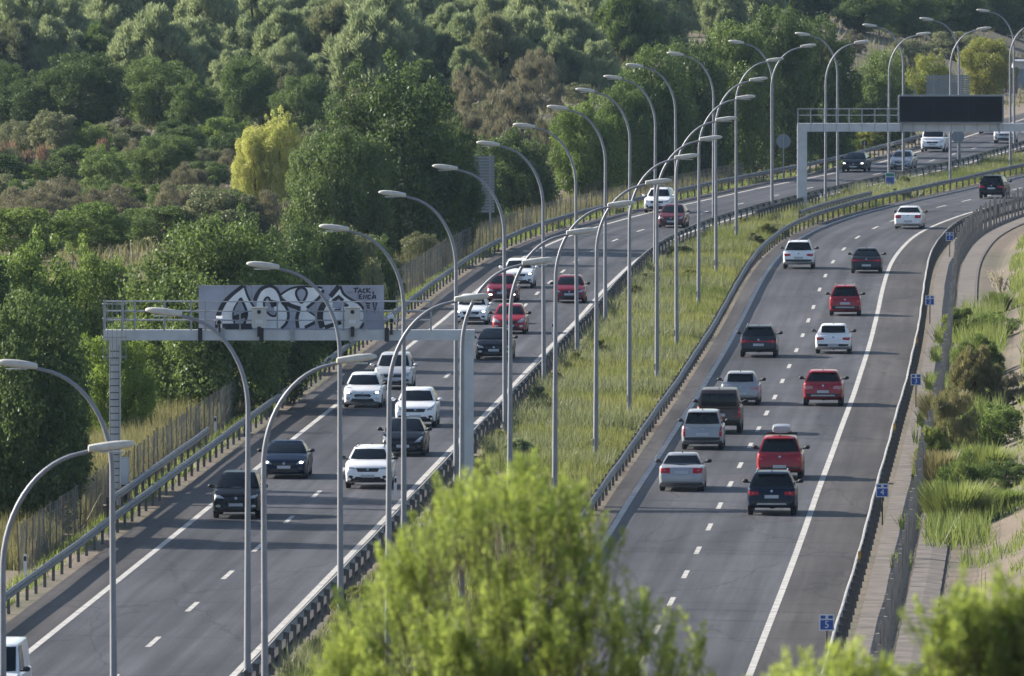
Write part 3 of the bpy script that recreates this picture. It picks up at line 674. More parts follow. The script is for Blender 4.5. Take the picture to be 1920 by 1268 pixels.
def sign_back(name, xp, ybase, yc, size, shape, label):
    p = G(xp, ybase, 0.0); p.z = float(zg(p.x, p.y)); zc = CAM_H - (yc - HORIZON) * p.y / FPX - p.z
    r = thing(name, label, 'road sign', p)
    mb = MB(); mb.tube([(0, 0, -.2), (0, 0, zc + size * .3)], .04, 8); mb.build('post', M['galv'], r)
    mb = MB(); n = {'round': 28, 'oct': 8, 'square': 4}[shape]; a0 = {'round': 0, 'oct': math.pi/8, 'square': math.pi/4}[shape]; rr = size / 2 * (1.41 if shape == 'square' else 1.0)
    ring = [(rr*math.cos(a0 + 2*math.pi*k/n), rr*math.sin(a0 + 2*math.pi*k/n)) for k in range(n)]
    mb.poly([(a, .06, zc + b) for a, b in ring]); mb.poly([(a, .085, zc + b) for a, b in ring][::-1])
    for k in range(n): a, b = ring[k], ring[(k+1)%n]; mb.quad((a[0], .06, zc+a[1]), (a[0], .085, zc+a[1]), (b[0], .085, zc+b[1]), (b[0], .06, zc+b[1]))
    mb.build('disc' if shape != 'square' else 'plate', M['signgrey'] if shape != 'square' else M['dark'], r)
sign_back('round_sign', 1469, 338, 265, 1.05, 'round', 'back of a round road sign among dark trees left of the message-sign gantry')
sign_back('octagonal_sign', 1796, 312, 256, 1.05, 'oct', 'dark back of an octagonal sign seen under the message sign')
sign_back('square_sign', 524, 752, 703, .34, 'square', 'small dark square sign back by the left fence above the overlapping guardrail')
sign_back('square_sign', 1621, 296, 268, .40, 'square', 'small dark square sign back beside the far left guardrail')
def louvre_sign(x0, x1, ytop, ybase, z0, label):
    p = G((x0 + x1) / 2, ybase, -.5); w = (x1 - x0) * p.y / FPX; zt = CAM_H - (ytop - HORIZON) * p.y / FPX
    r = thing('direction_sign', label, 'road sign', p); n = int((zt - z0) / .19)
    for sx in (-.33, .33): mb = MB(); mb.box((w * sx, .1, (zt + .5) / 2), (.12, .12, zt + .3)); mb.build('post', M['galv'], r)
    sm = MB(); sm.box((0, 0, 0), (w, .045, .145)); sm.box((0, -.03, .07), (w, .02, .02)); sme = sm.mesh('slat', M['signgrey'])
    for k in range(n): link('slat', sme, r, (0, -.02, z0 + .5 + .19 * (k + .5)))
louvre_sign(880, 927, 287, 452, 1.3, 'slatted grey back of a direction sign half hidden by the big dark tree')
louvre_sign(1662, 1718, 165, 268, 1.5, 'slatted grey sign back just left of the message sign')
louvre_sign(1737, 1818, 137, 262, 1.2, 'wide slatted grey sign back rising behind the message sign')
p = G(233, 945, -.4); r = thing('equipment_cabinet', 'white equipment cabinet on a dark leg beside the left gantry post', 'cabinet', p)
mb = MB(); mb.box((0, 0, 1.25), (.34, .3, 1.05)); mb.build('housing', M['boxwhite'], r); mb = MB(); mb.box((0, 0, .35), (.22, .2, .8)); mb.build('leg', M['dark'], r)
mb = MB(); mb.box((0, -.154, 1.25), (.28, .006, .95)); mb.build('door', M['signwhite'], r)
def delineator(xp, yp, label):
    p = G(xp, yp); r = thing('delineator_post', label, 'marker post', p)
    mb = MB(); mb.box((0, 0, .45), (.12, .05, 1.0)); mb.build('post', M['signwhite'], r); mb = MB(); mb.box((0, -.028, .8), (.09, .006, .16)); mb.build('reflector', M['dark'], r)
delineator(46, 1092, 'white marker post behind the left guardrail in the lower left corner'); delineator(403, 822, 'white marker post behind the left guardrail near the reeds')
delineator(741, 941, 'white marker post at the median guardrail left of the foreground tree'); delineator(1037, 640, 'white marker post at the median guardrail under the red cars')
# ------------------------------------------------------------------ vehicles
STY = dict(
 hatch=dict(L=4.15,W=1.79,H=1.47,belt=.94,nose=.72,hood=.93,cowl=.745,rf=.55,rr=.13,rb=.035,deck=None,rw=.645,ride=.17,wr=.315,nw=.86),
 coupe=dict(L=4.40,W=1.81,H=1.45,belt=.95,nose=.70,hood=.92,cowl=.745,rf=.545,rr=.22,rb=.05,deck=None,rw=.625,ride=.16,wr=.32,nw=.86),
 sedan=dict(L=4.70,W=1.81,H=1.43,belt=.95,nose=.70,hood=.93,cowl=.72,rf=.545,rr=.29,rb=.165,deck=1.0,rw=.645,ride=.17,wr=.32,nw=.86),
 suv=dict(L=4.38,W=1.84,H=1.62,belt=1.05,nose=.86,hood=1.06,cowl=.755,rf=.575,rr=.11,rb=.03,deck=None,rw=.665,ride=.23,wr=.345,nw=.9),
 mpv=dict(L=4.35,W=1.78,H=1.62,belt=.99,nose=.76,hood=1.0,cowl=.79,rf=.575,rr=.08,rb=.025,deck=None,rw=.69,ride=.19,wr=.32,nw=.86),
 boxy=dict(L=4.80,W=1.93,H=1.90,belt=1.17,nose=1.0,hood=1.14,cowl=.73,rf=.615,rr=.035,rb=.015,deck=None,rw=.75,ride=.30,wr=.38,nw=.93),
 van=dict(L=5.2,W=2.0,H=2.08,belt=1.18,nose=.92,hood=1.16,cowl=.88,rf=.71,rr=.014,rb=.006,deck=None,rw=.80,ride=.22,wr=.34,nw=.9),
)
def make_body(p):
    L, W, H, belt = p['L'], p['W'], p['H'], p['belt']; wh = W / 2; deck = p['deck'] or belt; zb0 = p['ride']
    if p['deck']: top = [(0,.55),(.005,.66),(.012,.80),(.025,.92),(.05,.975),(p['rb'],1.0)]; top = [(t, z * deck) for t, z in top]
    else: top = [(0,.50*belt),(.004,.62*belt),(.010,.76*belt),(.022,.90*belt),(.045,.985*belt),(.09,belt)]
    top += [(p['cowl'] - .1, belt), (p['cowl'], p['hood']), (p['cowl'] + (1 - p['cowl']) * .5, p['hood'] * .62 + p['nose'] * .38 + .03), (.955, p['nose'] + .02), (.975, p['nose'] - .05), (.990, p['nose'] - .16), (1.0, p['nose'] - .30)]
    wid = [(0,.80),(.005,.87),(.014,.92),(.035,.96),(.1,.995),(.5,1.0),(.85,.99),(.93,.955),(.965,.91),(.985,p['nw']),(1.0,p['nw']-.12)]
    wy = [.185, 1 - .195]; AR = p['wr'] + .065
    ts = sorted(set([t for t, _ in top] + [t for t, _ in wid] + [i / 22 for i in range(23)] + [c + k * AR / L / 4 for c in wy for k in (-4.02,-3.98,-3.4,-2.6,-1.6,-.6,.6,1.6,2.6,3.4,3.98,4.02)]))
    ts = [t for i, t in enumerate(ts) if i == 0 or t - ts[i-1] > .0008]
    V = []; F = []
    for t in ts:
        y = (t - .5) * L; zt = np.interp(t, *zip(*top)); w = wh * np.interp(t, *zip(*wid))
        zb = zb0 + .17 * max(0, (.10 - t) / .10) ** .6 + .10 * max(0, (t - .92) / .08)
        arch = 0
        for c in wy:
            dy = abs(t - c) * L
            if dy < AR: arch = max(arch, p['wr'] + math.sqrt(AR * AR - dy * dy) - .01)
        ze = max(zb + .03, arch); zi = max(zb, arch - .02); xi = .62 if arch > 0 else .86
        zm = max(ze + .02, min(zt - .12, .62 * belt)); zm2 = max(zm + .02, zt - .07)
        cr = .035 if t > .1 else .01
        sec = [(0, zb), (xi * w, zi), (.965 * w, ze), (1.0 * w, zm), (.975 * w, zm2), (.90 * w, zt), (.55 * w, zt + cr * .8), (0, zt + cr)]
        ring = [(x, y, z) for x, z in sec] + [(-x, y, z) for x, z in sec[-2:0:-1]]
        V += ring
    n = 14
    for i in range(len(ts) - 1):
        for k in range(n): F.append((i*n+k, i*n+(k+1)%n, (i+1)*n+(k+1)%n, (i+1)*n+k))
    F.append(tuple(range(n))[::-1]); F.append(tuple((len(ts)-1)*n + k for k in range(n)))
    # greenhouse
    b0 = len(V); Y = lambda t: (t - .5) * L
    z0 = belt - .06; lv = [(-.12), 0, .3, .65, .9, 1.0]
    zt = H - .055
    def ring_at(v):
        vv = max(v, 0); yf = Y(p['cowl']) * (1 - vv) + Y(p['rf']) * vv + .05 * math.sin(math.pi * vv); yr = Y(p['rb']) * (1 - vv) + Y(p['rr']) * vv - .05 * math.sin(math.pi * vv) * (1 if not p['deck'] else 0)
        w = wh * (.90 * (1 - vv ** 1.25) + p['rw'] * vv ** 1.25); z = (p['hood'] if False else belt) * 1.0 + (zt - belt) * vv + (v if v < 0 else 0) * .6
        cf, cb = .16 * (1 - .5 * vv), .07
        pts = []
        for k in range(9): x = -1 + 2 * k / 8; pts.append((x * w, yf - cf * x * x - (.05 if abs(x) > .9 else 0), z))
        for k in range(1, 8): s_ = k / 8; pts.append((w * (1 + .012 * math.sin(math.pi * s_)), (yf - cf) * (1 - s_) + (yr + cb) * s_, z))
        for k in range(9): x = 1 - 2 * k / 8; pts.append((x * w, yr + cb * x * x + (.03 if abs(x) > .9 else 0), z))
        for k in range(1, 8): s_ = k / 8; pts.append((-w * (1 + .012 * math.sin(math.pi * s_)), (yr + cb) * (1 - s_) + (yf - cf) * s_, z))
        return pts
    rings = [ring_at(v) for v in lv]
    tr = rings[-1]; cx = 0; cy = sum(q[1] for q in tr) / len(tr)
    for sc, dz in ((.93, .028), (.75, .045), (.4, .055)):
        rings.append([(q[0] * sc, cy + (q[1] - cy) * sc, zt + dz) for q in tr])
    m = len(tr)
    for rg in rings: V += rg
    for i in range(len(rings) - 1):
        for k in range(m): F.append((b0+i*m+k, b0+i*m+(k+1)%m, b0+(i+1)*m+(k+1)%m, b0+(i+1)*m+k))
    F.append(tuple(b0 + (len(rings)-1)*m + k for k in range(m)))
    return V, F
BODY = {}
def wheel_meshes(r):
    k = round(r, 3)
    if k in BODY: return BODY[k]
    mb = MB(); n = 20; prof = [(-.10, r*.66), (-.105, r*.9), (-.08, r), (.08, r), (.105, r*.9), (.10, r*.66)]
    for x, rr in prof:
        for j in range(n): a = 2*math.pi*j/n; mb.v.append((x, rr*math.cos(a), rr*math.sin(a)))
    for i in range(len(prof)-1):
        for j in range(n): mb.f.append((i*n+j, i*n+(j+1)%n, (i+1)*n+(j+1)%n, (i+1)*n+j)); mb.m.append(0)
    mb.f.append(tuple(range(n))); mb.m.append(0); mb.f.append(tuple((len(prof)-1)*n+j for j in range(n))); mb.m.append(0)
    ty = mb.mesh('tyre', M['tyre'], smooth=35)
    mb = MB(); 
    for sx in (-.107, .107):
        mb.tube([(sx, 0, 0), (sx*1.04, 0, 0)], r*.16, 10)
        for j in range(5):
            a = 2*math.pi*j/5; mb.box((sx, math.cos(a)*r*.36, math.sin(a)*r*.36), (.012, .09, r*.52), Matrix.Rotation(a - math.pi/2, 3, 'X'))
    rm = mb.mesh('rim', M['rim']); BODY[k] = (ty, rm); return BODY[k]
def car(style, paint, xp, yp, F, facing, label, name='car', **o):
    p = dict(STY[style]); p.update(o.get('dim', {})); L, W, H, belt = p['L'], p['W'], p['H'], p['belt']; wh = W / 2
    X, Yc = G0(xp, yp); t, n = normal_at(F, Yc)
    d = -t if facing == 'front' else t
    ax = (L/2 - .195*L) if facing == 'front' else (L/2 - .185*L)
    c = Vector((X, Yc, 0)) + t * ax
    root = thing(name, label, {'van': 'van'}.get(style, 'car'), (c.x, c.y, .006), -math.atan2(d.x, d.y))
    pm = M['paint_' + paint]
    V, Fc = make_body(p); mb = MB(); mb.v = V; mb.f = Fc; mb.m = [0] * len(Fc)
    mb.build('body', pm, root, smooth=33)
    bvh = BVHTree.FromPolygons([Vector(v) for v in V], Fc)
    def hit(ax_, a, b):
        for s_ in range(30):
            if ax_ == 'F': org, dr = Vector((a, L, b)), Vector((0, -1, 0))
            elif ax_ == 'B': org, dr = Vector((a, -L, b)), Vector((0, 1, 0))
            else: org, dr = Vector((L * ax_, a, b)), Vector((-ax_, 0, 0))
            h = bvh.ray_cast(org, dr)
            if h[0] is not None: return h[0], h[1]
            if ax_ in ('F', 'B'): a *= .985
            else: b -= .01
        return Vector((a, 0, b)), Vector((0, 0, 1))
    def patch(pname, ax_, poly, mat, offs=.007, parent=None, sub=2):
        pts = []
        for i in range(len(poly)):
            a, b = poly[i], poly[(i+1) % len(poly)]
            for k in range(sub): s_ = k / sub; pts.append((a[0]*(1-s_) + b[0]*s_, a[1]*(1-s_) + b[1]*s_))
        cx, cz = sum(q[0] for q in pts)/len(pts), sum(q[1] for q in pts)/len(pts)
        mbp = MB(); m_ = len(pts); view = {'F': Vector((0,1,0)), 'B': Vector((0,-1,0))}.get(ax_, Vector((ax_ if ax_ in (1,-1) else 0, 0, 0)))
        rings = [1.0, .8, .6, .4, .2]
        for sc in rings:
            for q in pts:
                h, nn = hit(ax_, cx + (q[0]-cx)*sc, cz + (q[1]-cz)*sc)
                if nn.dot(view) < 0: nn = -nn
                mbp.v.append(tuple(h + (nn * .6 + view * .6).normalized() * (offs if sc < 1 else offs)))
        h, nn = hit(ax_, cx, cz); 
        if nn.dot(view) < 0: nn = -nn
        mbp.v.append(tuple(h + (nn * .6 + view * .6).normalized() * offs)); ci = len(mbp.v) - 1
        fl = ax_ in ('F', -1)
        for r_ in range(4):
            for k in range(m_):
                f = (r_*m_+k, r_*m_+(k+1)%m_, (r_+1)*m_+(k+1)%m_, (r_+1)*m_+k); mbp.f.append(f); mbp.m.append(0)
        for k in range(m_): mbp.f.append((4*m_+k, 4*m_+(k+1)%m_, ci)); mbp.m.append(0)
        ob = mbp.build(pname, mat, parent or root)
        ob.data.polygons.foreach_set('use_smooth', [True]*len(ob.data.polygons)); return ob
    mir = lambda poly: [(-a, b) for a, b in poly]
    S_ = lambda poly: [(a * wh, b) for a, b in poly]
    Y = lambda t_: (t_ - .5) * L
    rw = p['rw']
    # glass
    zl = max(p['hood'], belt) + .05
    patch('windscreen', 'F', S_([(-.80, zl), (-.4, zl - .015), (0, zl - .02), (.4, zl - .015), (.80, zl), (rw - .045, H - .12), (0, H - .105), (-rw + .045, H - .12)]), M['glass'], sub=5, offs=.016)
    rz0 = (p['deck'] or belt) + o.get('rwz', .05); rw0 = o.get('rww', .82); rz1 = H - o.get('rwt', .105)
    patch('rear_window', 'B', S_([(-rw0, rz0), (0, rz0 - .015), (rw0, rz0), (rw - .025, rz1), (0, rz1 + .012), (-rw + .025, rz1)]), M['glass'], sub=5, offs=.016)
    def yb(z, a, b): v = (z - belt) / (H - .055 - belt); return Y(a) * (1-v) + Y(b) * v
    for sx in (1, -1):
        zs, ze = belt + .05, H - .13; bp = Y(.47)
        patch('side_window', sx, [(bp + .04, zs), (yb(zs, p['cowl'], p['rf']) - .30, zs), (yb(ze, p['cowl'], p['rf']) - .18, ze), (bp + .04, ze)], M['glass'])
        if style != 'van':
            patch('side_window', sx, [(yb(zs, p['rb'], p['rr']) + .55, zs), (bp - .04, zs), (bp - .04, ze), (yb(ze, p['rb'], p['rr']) + .42, ze)], M['glass'])
        # mirrors
        mm = MB(); my = Y(p['cowl']) - .34; mz = belt + .10
        for (dx, ry, rz_) in ((0, .02, .03), (.03, .07, .065), (.11, .085, .08), (.18, .07, .065), (.21, .02, .03)):
            for k in range(8): a = 2*math.pi*k/8; mm.v.append((sx*(wh + .0 + dx), my + ry*math.cos(a), mz + rz_*math.sin(a)))
        for i in range(4):
            for k in range(8): mm.f.append((i*8+k, i*8+(k+1)%8, (i+1)*8+(k+1)%8, (i+1)*8+k)); mm.m.append(0)
        mr = mm.build('wing_mirror', M[o.get('mirror', 'plastic')] if o.get('mirror') != 'body' else pm, root, smooth=60)
        mm = MB(); mm.box((sx*(wh - .01), my, mz - .05), (.14, .06, .05)); mm.build('mirror_arm', M['plastic'], mr)
        # door seams, sill
        patch('sill', sx, [(Y(.30), p['ride'] + .05), (Y(.68), p['ride'] + .05), (Y(.68), p['ride'] + .15), (Y(.30), p['ride'] + .15)], M['plastic'])
        for ty in (.68, .47, .27):
            yy = Y(ty); patch('door_seam', sx, [(yy, p['ride'] + .18), (yy + .012, p['ride'] + .18), (yy + .012, belt - .02), (yy, belt - .02)], M['plastic'], offs=.004)
        for ty in (.50, .31): patch('door_handle', sx, [(Y(ty), belt - .16), (Y(ty) + .16, belt - .16), (Y(ty) + .16, belt - .13), (Y(ty), belt - .13)], M['plastic'] if paint in ('black',) else pm, offs=.02)
    # wheels
    ty_me, rim_me = wheel_meshes(p['wr'])
    for sx in (1, -1):
        for yy in (L * (.185 - .5), L * (.805 - .5)):
            w_ = link('wheel', None, root, (sx * (wh - .125), yy, p['wr'])); link('tyre', ty_me, w_); link('rim', rim_me, w_)
    # front
    nz = p['nose']
    hl = S_(o.get('hl') or [(.50, nz - .13), (.80, nz - .12), (.90, nz + .02), (.86, nz + .03), (.60, nz - .05)])
    for q in (hl, mir(hl)):
        h_ = patch('headlight', 'F', q, M['headlamp'])
        if o.get('lit'):
            cx, cz = sum(a for a, b in hl)/len(hl), sum(b for a, b in hl)/len(hl); sg = 1 if q is hl else -1
            patch('lamp', 'F', [(sg*cx + .075*math.cos(k), cz + .038*math.sin(k)) for k in np.linspace(0, 2*math.pi, 9)[:-1]], M['headlit'], offs=.014, parent=h_, sub=1)
    g = o.get('grille') or [(-.42, nz - .20), (.42, nz - .20), (.50, nz - .06), (-.50, nz - .06)]
    patch('grille', 'F', S_(g), M['plastic'], sub=3)
    patch('lower_grille', 'F', S_([(-.62, p['ride'] + .10), (.62, p['ride'] + .10), (.52, p['ride'] + .24), (-.52, p['ride'] + .24)]), M['plastic'], sub=3)
    for sg in (1, -1): patch('fog_lamp', 'F', [(sg*wh*.72 + .10*math.cos(k), p['ride'] + .24 + .055*math.sin(k)) for k in np.linspace(0, 2*math.pi, 9)[:-1]], M['headlit'] if o.get('foglit') else (M['headlamp'] if o.get('fogclear') else M['plastic']), sub=1)
    if o.get('cladding'):
        patch('lower_bumper', 'F', S_([(-.84, p['ride'] + .04), (.84, p['ride'] + .04), (.86, p['ride'] + .20), (.5, p['ride'] + .17), (-.5, p['ride'] + .17), (-.86, p['ride'] + .20)]), M['plastic'], offs=.010, sub=3)
    patch('badge', 'F', [(.055*math.cos(k), nz - .10 + .05*math.sin(k)) for k in np.linspace(0, 2*math.pi, 11)[:-1]], M['chrome'], offs=.016, sub=1)
    pz = o.get('fplate', nz - .30)
    patch('number_plate', 'F', [(-.26, pz - .055), (.26, pz - .055), (.26, pz + .055), (-.26, pz + .055)], M['plate'], offs=.022)
    # bonnet shut line
    # rear
    TL = {'wide': [(.50,.74),(.86,.70),(.93,.80),(.92,.87),(.52,.84)], 'tall': [(.78,.56),(.90,.56),(.93,.98),(.86,1.0),(.80,.80)], 'sedan': [(.50,.70),(.90,.70),(.93,.86),(.88,.92),(.50,.90)],
          'box': [(.82,.60),(.93,.60),(.93,.98),(.84,.98)], 'corner': [(.66,.66),(.90,.62),(.93,.84),(.86,.92),(.70,.84)]}[o.get('tl', 'wide')]
    bz = p['deck'] or belt; tl = [(a * wh, b * bz) for a, b in TL]
    for q in (tl, mir(tl)):
        tlo = patch('tail_light', 'B', q, M[o.get('tlm', 'taillamp')])
        cx = sum(a for a, b in q)/len(q); cz = sum(b for a, b in q)/len(q)
        patch('reversing_lamp', 'B', [(cx + .05*math.cos(k), cz + .022*math.sin(k)) for k in np.linspace(0, 2*math.pi, 7)[:-1]], M['tailclear'], offs=.013, parent=tlo, sub=1)
    if o.get('tlbar'): patch('light_bar', 'B', S_([(-.55, .76*bz), (.55, .76*bz), (.55, .81*bz), (-.55, .81*bz)]), M['taillamp'], sub=3)
    rb = o.get('rbump', .44)
    patch('rear_bumper_trim', 'B', S_([(-.80, p['ride'] + .19), (.80, p['ride'] + .19), (.84, rb + .06), (0, rb + .07), (-.84, rb + .06)]), M['plastic'], sub=3)
    if o.get('skid'): patch('skid_plate', 'B', S_([(-.62, rb - .06), (.62, rb - .06), (.56, rb + .01), (-.56, rb + .01)]), M['silvertrim'], offs=.012, sub=3)
    pz = o.get('rplate', .66 * bz)
    patch('number_plate', 'B', [(-.26, pz - .06), (.26, pz - .06), (.26, pz + .06), (-.26, pz + .06)], M['plate'], offs=.020)
    patch('badge', 'B', [(.055*math.cos(k), .86*bz + .045*math.sin(k)) for k in np.linspace(0, 2*math.pi, 11)[:-1]], M['chrome'], offs=.016, sub=1)
    if not p['deck'] and style not in ('van', 'boxy'):
        mm = MB(); yy = Y(p['rr']); mm.box((0, yy - .05, H - .075), (W * rw * .86, .24, .035)); mm.build('spoiler', pm, root)
    if style != 'van': mm = MB(); mm.poly([(0, Y(p['rr']) + .25, H), (0, Y(p['rr']) + .42, H), (0, Y(p['rr']) + .24, H + .07)]); mm.box((0, Y(p['rr']) + .3, H + .02), (.03, .16, .05)); mm.build('aerial', M['plastic'], root)
    if o.get('rails'):
        for sx in (1, -1):
            mm = MB(); x = sx * wh * (rw - .06); mm.tube([(x, Y(p['rr']) + .1, H - .03), (x, Y(p['rr']) + .25, H + .035), (x, Y(p['rf']) - .3, H + .035), (x, Y(p['rf']) - .12, H - .03)], .022, 6); mm.build('roof_rail', M['chrome'] if o['rails'] == 'c' else M['plastic'], root)
    if o.get('wiper', True):
        pass
    return root, p
def extra_text(): pass
# oncoming traffic, left carriageway (nearest first)
car('van', 'white', -22, 1340, CL, 'front', 'white van cut off by the lower left corner of the picture', name='van', dim=dict(H=2.0,W=1.95))
car('suv', 'black', 444, 972, CL, 'front', 'shiny black compact SUV, nearest whole car on the left carriageway', hl=[(.46,.74),(.80,.76),(.90,.86),(.86,.90),(.56,.82)], dim=dict(W=1.80,H=1.66), cladding=1, fogclear=1, fplate=.52)
car('sedan', 'darkblue', 534, 897, CL, 'front', 'dark blue saloon with lit headlights behind the black SUV', lit=1, dim=dict(W=1.84,L=4.8,H=1.42), fplate=.46)
car('suv', 'white', 691, 916, CL, 'front', 'white crossover with black lower bumper and roof rails, nearest in the left carriageway\'s median lane', rails=1, cladding=1, dim=dict(H=1.58,W=1.82), fplate=.50, hl=[(.46,.76),(.78,.77),(.90,.86),(.60,.83)])
car('sedan', 'black', 757, 855, CL, 'front', 'black saloon between the two white crossovers in the median lane', dim=dict(W=1.82,L=4.7,H=1.46,hood=.96), fplate=.42, hl=[(.48,.56),(.78,.60),(.90,.80),(.82,.80),(.60,.66)])
car('suv', 'white', 780, 801, CL, 'front', 'white rounded crossover with white mirrors behind the black saloon', mirror='body', cladding=1, dim=dict(H=1.62,W=1.80), fplate=.48, hl=[(.52,.72),(.80,.76),(.90,.94),(.82,.94),(.60,.82)])
car('hatch', 'white', 681, 764, CL, 'front', 'small white hatchback with wide dark oval grille and lit lamps', lit=1, dim=dict(W=1.74,L=3.97,H=1.49), grille=[(-.36,.46),(.36,.46),(.44,.54),(.36,.60),(-.36,.60),(-.44,.54)], fogclear=1, fplate=.44)
car('mpv', 'whitegrey', 738, 730, CL, 'front', 'pale silver people carrier partly behind a lamp post, near the gantry', mirror='body', fplate=.45)
car('coupe', 'black', 927, 674, CL, 'front', 'black hatchback with bright daytime lamps just past the gantry column', dim=dict(W=1.82,L=4.47,H=1.46), fogclear=1, fplate=.46)
car('hatch', 'red', 955, 626, CL, 'front', 'bright red hatchback behind the black hatchback in the median lane', foglit=0, dim=dict(W=1.77), fogclear=1, hl=[(.46,.60),(.82,.60),(.92,.80),(.86,.82),(.60,.70)])
car('hatch', 'white', 884, 608, CL, 'front', 'white hatchback in the left lane just beyond the gantry beam', lit=1, mirror='body', dim=dict(W=1.78,L=4.38,H=1.50), fplate=.50)
car('hatch', 'deepred', 942, 566, CL, 'front', 'dark red hatchback with lit fog lamps just ahead of a white crossover', foglit=1, dim=dict(W=1.72,H=1.48), fplate=.50)
car('suv', 'white', 972, 540, CL, 'front', 'white crossover half hidden behind the dark red hatchback', mirror='body', cladding=1, dim=dict(W=1.81,H=1.60), lit=1)
car('hatch', 'deepred', 1068, 568, CL, 'front', 'dark red hatchback alone in the median lane right of the others', dim=dict(W=1.78,H=1.46), fplate=.48)
car('suv', 'white', 1234, 399, CL, 'front', 'white SUV with roof rails half hidden by lamp posts at the bend', rails=1, mirror='body', cladding=1, dim=dict(W=1.84,H=1.66))
car('hatch', 'darkred', 1260, 427, CL, 'front', 'dull dark red car in front of the white SUV at the bend', dim=dict(W=1.78,H=1.50))
car('coupe', 'black', 1602, 322, CL, 'front', 'black car with lit headlights beyond the message-sign gantry post', lit=1, dim=dict(W=1.85,L=4.6))
car('sedan', 'silver', 1690, 318, CL, 'front', 'silver car crossing behind lamp posts under the message sign', dim=dict(W=1.76))
car('van', 'white', 1750, 285, CL, 'front', 'white van with black bumper under the message sign', name='van', cladding=1, dim=dict(W=1.97,H=2.05))
car('suv', 'whitegrey', 1884, 269, CL, 'front', 'pale grey car at the far right under the gantry beam')
car('hatch', 'deepred', 1855, 251, CL, 'front', 'tiny dark red car, farthest of the oncoming traffic')
# departing traffic, right carriageway (nearest first)
car('suv', 'darkblue', 1448, 966, CR, 'rear', 'dark blue SUV with red tail lights and silver skid plate, nearest on the right carriageway', rails='c', skid=1, dim=dict(W=1.85,H=1.61), rbump=.46, tl='wide', rplate=.70)
kr, kp = car('suv', 'red', 1463, 899, CR, 'rear', 'red SUV carrying a grey roof box, directly ahead of the dark blue SUV', dim=dict(W=1.84,H=1.68), tl='corner', rplate=.52, rbump=.44)
car('sedan', 'silver', 1279, 921, CR, 'rear', 'silver saloon with red corner tail lights in the left lane', dim=dict(W=1.76,L=4.78,H=1.43), tl='sedan', rplate=.74, rbump=.32, rwz=.03)
car('mpv', 'silver', 1318, 843, CR, 'rear', 'silver people carrier with large rear window behind a brown off-roader', dim=dict(W=1.75,H=1.62), tl='tall', rplate=.64, rbump=.46, rww=.80, rwz=.08)
car('boxy', 'brown', 1349, 813, CR, 'rear', 'tall boxy brown off-roader with dark rear window', tl='box', rplate=.80, rbump=.55, rww=.78, rwt=.20, rwz=.0)
car('hatch', 'silver', 1389, 759, CR, 'rear', 'silver hatchback ahead of the brown off-roader in the left lane', dim=dict(W=1.76,H=1.46), tl='wide', tlm='tailclear', rplate=.50, rbump=.30, rwz=.09, rww=.66)
car('suv', 'red', 1544, 761, CR, 'rear', 'red crossover with pale roof and black bumper in the right lane', dim=dict(W=1.79,H=1.57,L=4.12), tl='wide', skid=1, rplate=.64, rbump=.50, tlm='tailclear')
car('suv', 'grey', 1423, 670, CR, 'rear', 'dark grey low crossover with roof rails in the left lane', rails='c', dim=dict(W=1.84,H=1.53,belt=1.0,rr=.14), tl='wide', tlbar=1, rplate=.62, rbump=.42)
car('hatch', 'white', 1563, 663, CR, 'rear', 'white hatchback with dark red tail lights in the right lane', dim=dict(W=1.78,H=1.44,L=4.06), tl='wide', rplate=.42, rbump=.42, rwz=.09, rww=.66)
car('hatch', 'red', 1585, 592, CR, 'rear', 'small tall red hatchback with silver bumper insert in the right lane', dim=dict(W=1.69,H=1.60,L=3.7,belt=1.0), tl='corner', skid=1, rplate=.66, rbump=.48, rails='c')
car('coupe', 'grey', 1625, 512, CR, 'rear', 'dark grey hatchback beside the white SUV farther along', dim=dict(W=1.82,H=1.44), tl='wide', tlbar=1, rplate=.46, rbump=.40)
car('suv', 'white', 1498, 504, CR, 'rear', 'white SUV close to the left edge line before the bend', rails='c', dim=dict(W=1.85,H=1.64,L=4.48), tl='wide', rplate=.66, rbump=.50)
car('sedan', 'white', 1704, 429, CR, 'rear', 'white saloon with roof bars in the bend of the right carriageway', dim=dict(W=1.80,H=1.45), tl='sedan', rplate=.50, rbump=.30)
car('suv', 'black', 1861, 372, CR, 'rear', 'black SUV, farthest of the departing traffic at the right edge', dim=dict(W=1.84,H=1.62), rplate=.72)
# roof box on the red SUV
bx = thing('roof_box', 'grey roof box strapped on top of the red SUV', 'roof box', kr.matrix_basis @ Vector((.05, -.35, kp['H'] + .10)), kr.rotation_euler.z)
mb = MB(); n = 10
for (yy, sw, zh) in ((-.72,.24,.10),(-.70,.33,.27),(-.5,.38,.34),(.3,.37,.33),(.72,.30,.22),(.85,.15,.1)):
    for k in range(n): a = 2*math.pi*k/n; ca, sa = math.cos(a), math.sin(a); mb.v.append((sw*math.copysign(abs(ca)**.5, ca), yy, (zh/2 + zh/2*math.copysign(abs(sa)**.5, sa))))
for i in range(5):
    for k in range(n): mb.f.append((i*n+k, i*n+(k+1)%n, (i+1)*n+(k+1)%n, (i+1)*n+k)); mb.m.append(0)
mb.f.append(tuple(range(n))); mb.m.append(0); mb.f.append(tuple(5*n+k for k in range(n))); mb.m.append(0)
mb.build('shell', M['paint_silver'], bx, smooth=40)
for yy in (-.4, .4): mb = MB(); mb.box((0, yy, -.03), (1.2, .07, .05)); mb.build('crossbar', M['plastic'], bx)
mb = MB(); mb.box((0, 0, .03), (.74, 1.3, .05)); mb.build('base', M['plastic'], bx)
